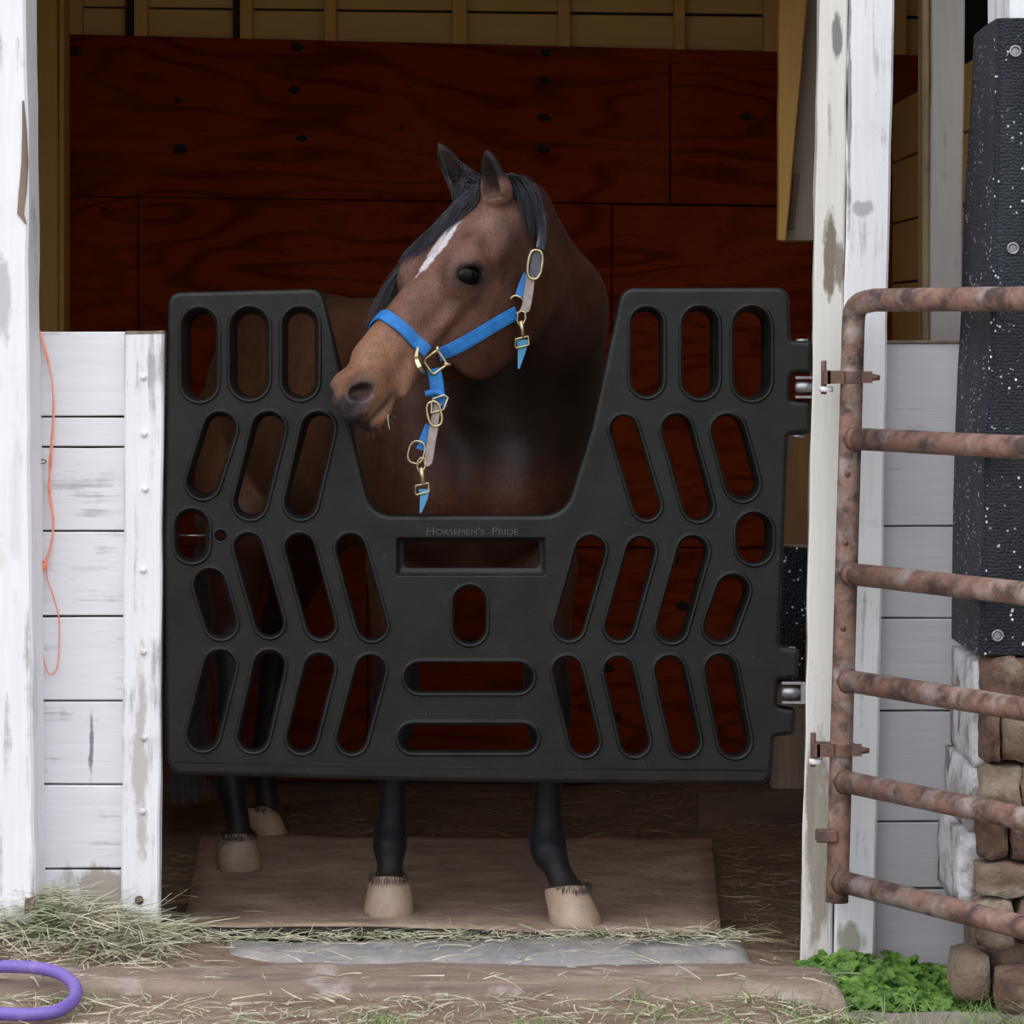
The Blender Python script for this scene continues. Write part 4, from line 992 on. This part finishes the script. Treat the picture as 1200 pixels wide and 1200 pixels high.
def tail():
    for i in range(900):
        b = Vector((-.60,1.78,1.20))+Vector((random.uniform(-.03,.03), random.uniform(-.02,.02), random.uniform(-.12,.02))); a0 = random.uniform(0,6.28); rr = random.uniform(.0,.055)
        e = Vector((-.835+rr*1.1*math.cos(a0), 1.62+rr*math.sin(a0)*.8, .06+random.random()**2*.35)); m1 = Vector((-.72,1.93,.9)); m2 = Vector((-.84,1.80,.5))
        m1 += Vector((math.cos(a0), math.sin(a0), 0))*rr*.6; m2 += Vector((math.cos(a0), math.sin(a0), 0))*rr*1.1
        yield catmull([b, m1, m2, e], 4)
strands('tail', tail(), MT['tailhair'], .0014)
def fringe():
    for (cx_, cy_, cz_, rr) in ((-.268,.262,.098,.040),(.128,.178,.092,.040),(-.643,.878,.098,.038),(-.618,1.43,.084,.036)):
        for i in range(260):
            an = random.uniform(0, 6.283); u = Vector((math.cos(an), math.sin(an), 0)); p = Vector((cx_, cy_, cz_+random.uniform(-.004,.010)))+u*rr
            yield [p, p+u*.002+Vector((0,0,-.004)), p+u*.004+Vector((random.uniform(-.002,.002),0,-.006-random.random()*.006))]
strands('coronet_hair', fringe(), M('coronet_hair', (.035,.026,.022), .6), .0007)
def whisk():
    for i in range(46):
        a_ = random.uniform(.50,.60); n_ = random.uniform(-.02,.045); p = Vector(H(a_, -.150, n_)); hit = BV.find_nearest(p)
        q = hit[0]; dr = (hit[1]+Vector((random.uniform(-.4,.4), 0, -.5))).normalized(); yield [q, q+dr*.010, q+dr*.020+Vector((0,0,-.003))]
strands('whiskers', whisk(), M('whisker_hair', (.10,.08,.07), .5), .0003)
hitm = BV.ray_cast(Vector((0,-DIST,EYE)), (at(455,486,0)-Vector((0,-DIST,EYE))).normalized(), 20)
if hitm[0] is not None:
    q = hitm[0]; o = tube('straw_stalk', [q+Vector((0,.004,.004)), q+Vector((-.001,-.006,-.008)), q+Vector((.003,-.007,-.030))], .0011, MT['hay'], None, 6); meta(o, 'pale straw stalk hanging from the mouth of the horse', 'straw')

# ---------------------------------------------------------------- halter
halter = thing('halter', tuple(H(.35,-.1,.05)), 'bright blue webbing halter with brass fittings on the head of the horse', 'halter')
CAM = Vector((0,-DIST,EYE))
def hit(px, py, off=.003):
    dr = (at(px, py, 0)-CAM).normalized(); h = BV.ray_cast(CAM, dr, 30)
    if h[0] is None: return at(px, py, -.05), -dr
    return h[0]+h[1]*off, h[1]
def local(p): v = (np.array(p)-P0)/HS; return HM@v
def conform(p, off):   # pull a point onto the head
    h = BV.find_nearest(p); return h[0]+h[1]*off, h[1]
def ribbon(name, pts, width, th, m, parent=halter, wfun=None):
    """pts: list of (point, normal); section width across, thickness outward"""
    n = len(pts); V = []; Fc = []
    for i in range(n):
        p, nn = pts[i]; t = (pts[min(i+1,n-1)][0]-pts[max(i-1,0)][0]).normalized(); s_ = t.cross(nn).normalized(); nn = s_.cross(t).normalized()
        w = width*(wfun(i/(n-1)) if wfun else 1)/2
        V += [p-s_*w, p-s_*w*.9+nn*th, p+s_*w*.9+nn*th, p+s_*w]
    for i in range(n-1):
        for k in range(4): Fc.append((i*4+k, i*4+(k+1)%4, (i+1)*4+(k+1)%4, (i+1)*4+k))
    Fc += [(0,1,2,3), (n*4-1,n*4-2,n*4-3,n*4-4)]
    return mesh(name, V, Fc, m, parent)
def smooth_path(ps, per=6, off=.004, snap=True):
    out = []
    for p in catmull(ps, per):
        q, nn = conform(p, off); out.append((q if snap else p, nn))
    # even out the normals
    for it in range(3): out = [(out[i][0], (out[max(i-1,0)][1]+out[i][1]+out[min(i+1,len(out)-1)][1]).normalized()) for i in range(len(out))]
    return out
def mirror(p): l_ = local(p); return Vector(H(l_[0], l_[1], -l_[2]))
nb = [hit(x, y)[0] for x, y in ((499,412),(479,393),(459,376),(446,368))]
ln_ = local(nb[-1]); crest = Vector(H(ln_[0]+.0, .02, 0))
near = nb; far = [mirror(p) for p in nb[::-1]]
allp = nb[:3]+[conform(Vector(H(local(nb[2])[0]-.006, .03, 0)), .0)[0]]+[mirror(p) for p in nb[:3]][::-1]
ribbon('noseband', smooth_path(allp, 8), .029, .003, MT['blue'])
ck = [hit(x, y)[0] for x, y in ((512,417),(533,407),(560,392),(585,377),(603,367))]
for q, f_ in (('cheek_strap', lambda p: p), ('cheek_strap', mirror)):
    ps = smooth_path([f_(p) for p in ck], 5); ck_o = ribbon(q, ps, .030, .003, MT['blue'])
    if f_ is not mirror: ribbon('stitched_overlay', [(p+nn*.003, nn) for p, nn in ps[3:-1]], .020, .0015, MT['blue'], ck_o)
def ringobj(name, px, py, ru, rv, ang, m, r=.0028, off=.006, square=False, sd=1):
    c, nn = hit(px, py, off+.008); vd = (CAM-c).normalized(); nn = (nn*.2+vd*.8).normalized()
    u = Vector((math.cos(ang), 0, math.sin(ang))); u = (u-nn*u.dot(nn)).normalized(); v = nn.cross(u)
    if square:
        pth = []
        for sx_, sy_ in ((1,1),(-1,1),(-1,-1),(1,-1)):
            pth.append(c+u*ru*sx_+v*rv*sy_)
        pp_ = []
        for i in range(4):
            a_, b_ = pth[i], pth[(i+1)%4]
            for t in (0.06,.3,.5,.7,.94): pp_.append(a_.lerp(b_, t))
        pth = pp_
    else: pth = ring_path(c, u, v, ru, rv, 28)
    V, Fc = tube_data(pth, r, 8, True); return mesh(name, V, Fc, m, halter, True), c, u, v, nn
so_, c, u, v, nn = ringobj('square_ring', 502, 422, .0185, .0185, math.radians(35), MT['brass'], .0030, .010, True)
for (a_, b_) in ((1,1),(1,-1),(-1,1)):
    q = c+u*.0165*a_+v*.0165*b_; V, Fc = tube_data([q-(u*a_+v*b_)*.003, q+(u*a_+v*b_)*.007], .0038, 8); mesh('ring_lug', V, Fc, MT['brass'], so_, True)
pl = [c+(-u*.016+v*.016)*1.0, c-u*.024, c+(-u*.016-v*.020)*1.0]
_pl = [hit(x, y, .009)[0] for x, y in ((488,408),(486,422),(492,435),(504,443))]
ribbon('maker_plate', [(p, nn) for p in catmull(_pl, 4)], .009, .002, MT['brass'], wfun=lambda t: .5+.5*math.sin(t*math.pi))
# jaw strap and the hanging hardware below the square ring
def pth(pts, Y): return [at(x, y, Y0_) for (x, y), Y0_ in zip(pts, Y if isinstance(Y, list) else [Y]*len(pts))]
yc = hit(504,421,.004)[0].y
def flat(name, pts, Y, w, m, wf_=None, th=.003): return ribbon(name, [(p, Vector((-.15,-1,0)).normalized()) for p in catmull(pth(pts, Y), 5)], w, th, m, wfun=wf_)
js_ = smooth_path([hit(x, y)[0] for x, y in ((508,434),(512,448))], 4)
yb = min(hit(512,450,.004)[0].y, yc)
flat('jaw_strap', [(508,432),(511,446),(513,462),(516,478)], yb-.006, .030, MT['blue'])
V, Fc = tube_data(catmull(pth([(498,462),(505,460),(514,460),(519,464)], yb-.016), 5), .0065, 10)
mesh('strap_keeper', [Vector((p.x, yb-.014+(p.y-(yb-.016))*.6, p.z)) for p in V], Fc, MT['blue'], halter, True)
def frame2(name, pts, Y, r, m): V, Fc = tube_data(pth(pts, Y), r, 8, True); return mesh(name, V, Fc, m, halter, True)
frame2('square_loop', [(506,471),(508,467),(521,463),(525,466),(520,480),(505,484)], yb-.018, .0024, MT['brass'])
def oval(name, px, py, ru, rv, ang, Y, m=MT['brass'], r=.0028):
    c = at(px, py, Y); u = Vector((math.cos(ang), 0, math.sin(ang))); v = Vector((-math.sin(ang), 0, math.cos(ang)))
    return frame3(name, [c+u*math.copysign(abs(math.cos(t))**.75, math.cos(t))*ru+v*math.copysign(abs(math.sin(t))**.75, math.sin(t))*rv for t in [2*math.pi*k/28 for k in range(28)]], r, m)
def frame3(name, P_, r, m): V, Fc = tube_data(P_, r, 8, True); return mesh(name, V, Fc, m, halter, True)
yl = yb-.012
oval('buckle', 509, 485, .0145, .026, math.radians(12), yl-.006)
flat('buckle_billet', [(513,472),(510,490),(507,506)], yl, .018, MT['leather'])
flat('webbing_strap', [(504,498),(498,512),(493,527)], yl+.006, .020, MT['blue'])
flat('leather_tab', [(509,500),(506,515),(503,535),(500,546)], yl-.003, .019, MT['leather'], lambda t: 1 if t < .86 else 1-(t-.86)*4)
oval('round_ring', 488, 530, .0165, .0235, math.radians(-15), yl-.002, r=.0022)
def snap(px, py, Y, k=1.0):
    a_ = [(px-1,py-14*k),(px+4,py-12*k),(px+5,py-5*k),(px+2,py+2*k),(px-2,py+4*k),(px-5,py-2*k),(px-4,py-10*k)]
    frame3('snap_hook', pth(a_, Y), .0022, MT['brass'])
    V, Fc = tube_data(pth([(px-1,py-2*k),(px+1,py+8*k),(px+2,py+17*k)], Y), lambda t: .0055-.0015*t, 10); mesh('snap_swivel', V, Fc, MT['brass'], halter, True)
    frame3('snap_loop', pth([(px-7,py+19*k),(px+8,py+16*k),(px+9,py+26*k),(px+6,py+27*k),(px-6,py+30*k),(px-7,py+28*k)], Y), .0022, MT['brass'])
snap(494, 550, yl-.004)
flat('webbing_tail', [(497,573),(497,582),(495,592),(493,601)], yl, .024, MT['blue_fade'], lambda t: 1-.85*t**1.2)
# fittings behind the cheek
yr = hit(604,358,.004)[0].y; yr2 = yr-.012
oval('round_ring', 604, 357, .0155, .0185, math.radians(-30), yr-.004, r=.0024)
flat('webbing_strap', [(619,322),(614,333),(609,348)], [yr+.006,yr+.002,yr-.002], .022, MT['blue'])
flat('leather_tab', [(622,322),(620,340),(617,358),(614,366)], yr2-.004, .020, MT['leather'], lambda t: 1 if t < .86 else 1-(t-.86)*4)
oval('buckle', 627, 310, .0150, .031, math.radians(-8), yr2-.012, r=.0030)
flat('buckle_billet', [(627,292),(628,308),(625,324)], yr2-.006, .024, MT['darkleather'])
cs_ = [hit(x, y, .012)[0] for x, y in ((627,292),(629,275),(628,256),(620,236))]
ribbon('crown_strap', smooth_path(cs_[:1]+cs_[1:]+[Vector(H(-.05,-.02,.03)), Vector(H(-.06,-.02,-.03)), Vector(H(.03,-.06,-.09)), mirror(ck[-1])], 6, .012), .026, .005, MT['darkleather'])
snap(611, 378, yr2-.006)
flat('webbing_tail', [(612,398),(612,408),(610,420),(608,432)], yr2, .026, MT['blue_fade'], lambda t: 1-.85*t**1.2)

# ---------------------------------------------------------------- hay, grass, weeds
def zz(x, y): return zf_out(x, y) if y < .05 else ground_z(x, y)*.9-.02
def pile():
    while True:
        x = random.gauss(-.88, .16); y = random.gauss(-.10, .075)
        if -1.5 < x < -.70 and -.35 < y < .0: break
    h = .075*math.exp(-((x+.98)/.22)**2-((y+.08)/.10)**2)
    return (x, y, zz(x, y)+random.random()*(.01+h))
o = blades('hay_heap', 2600, pile, (.05,.16), .0032, MT['hay'], lie=.88, bend=.35); meta(o, 'heap of pale green hay against the foot of the left wall', 'hay', kind='stuff')
def scat():
    x = random.uniform(-1.2, .75); y = random.uniform(-.95, -.0)
    if random.random() < .35: y = random.gauss(.02, .045); x = random.uniform(-.7, .5)
    elif random.random() < .75: y = random.uniform(-1.0, -.48)
    if y > .085: y = .08
    return (x, y, max(zz(x, y), .012 if (y > -.2 and -.62 < x < .5) else -1, .022 if (-.5 < y < -.235 and x < .66) else -1)+.004+random.random()*.006)
o = blades('scattered_hay', 3600, scat, (.012,.09), .0026, MT['hay'], lie=1, bend=.25); meta(o, 'loose hay strewn over the sill timber and grey slab', 'hay', kind='stuff')
def scat2():
    x = random.uniform(-.95, .80); y = random.uniform(.1, 2.4); inm = (-.69 < x < .48 and y < 1.36)
    if inm and random.random() < .8: x = random.choice((random.uniform(.5,.85), random.uniform(-.95,-.7)))
    return (x, y, (.04 if inm and -.69 < x < .48 else zz(x, y)+.006)+random.random()*.004)
o = blades('stall_litter', 2000, scat2, (.02,.09), .0022, MT['hay2'], lie=1, bend=.25); meta(o, 'dull straw litter on the dark stall floor', 'straw', kind='stuff')
def gr():
    while True:
        x = random.uniform(.20, 1.12); y = random.uniform(-1.0, -.44)
        if random.random() < .10+1.4*max(0,x-.45): break
    return (x, y, zz(x, y)-.005)
o = blades('grass_tuft', 2200, gr, (.04,.10), .0034, MT['grass'], lie=.25, bend=.5, taper=.1); meta(o, 'green grass in the lower right foreground', 'grass', kind='stuff')
def gr2():
    cx_, cy_ = random.choice(((-.26,-.78),(-.23,-.72),(.02,-.80),(-.84,-.55),(.10,-.76)))
    x = random.gauss(cx_, .035); y = random.gauss(cy_, .03); return (x, y, zz(x, y)-.005)
o = blades('grass_tuft', 420, gr2, (.025,.06), .0026, MT['grass'], lie=.3, bend=.4, taper=.1); meta(o, 'small sparse grass sprouts in the straw at the bottom middle and left', 'grass', kind='stuff')
V = []; Fc = []
for i in range(2600):
    x = random.uniform(.46,.98); y = random.uniform(-.44, -.09)
    if x < .56+.1*random.random() and y > -.22: continue
    hh = .06*math.exp(-((x-.76)/.16)**2)*(.35+.65*(y+.45)/.35)
    z = zz(x, y)-.01+random.random()*hh+.008
    r = random.uniform(.007,.0135); a0 = random.uniform(0,6.28); tl = Vector((random.uniform(-.7,.7), random.uniform(-1.0,.2), 1)).normalized()
    u = tl.orthogonal().normalized(); v = tl.cross(u)
    for lf in range(3):
        an = a0+lf*2.094; cx_ = Vector((x,y,z))+(u*math.cos(an)+v*math.sin(an))*r*.9; o_ = len(V)
        V.append(cx_-tl*.001)
        for k in range(6): b = an+k*1.047; V.append(cx_+(u*math.cos(b)+v*math.sin(b))*r*(1 if k else 1.05)+tl*r*.18)
        for k in range(6): Fc.append((o_, o_+1+k, o_+1+(k+1)%6))
o = mesh('clover_patch', V, Fc, MT['weed']); meta(o, 'bright green leafy weeds at the foot of the white post', 'weeds', kind='stuff')
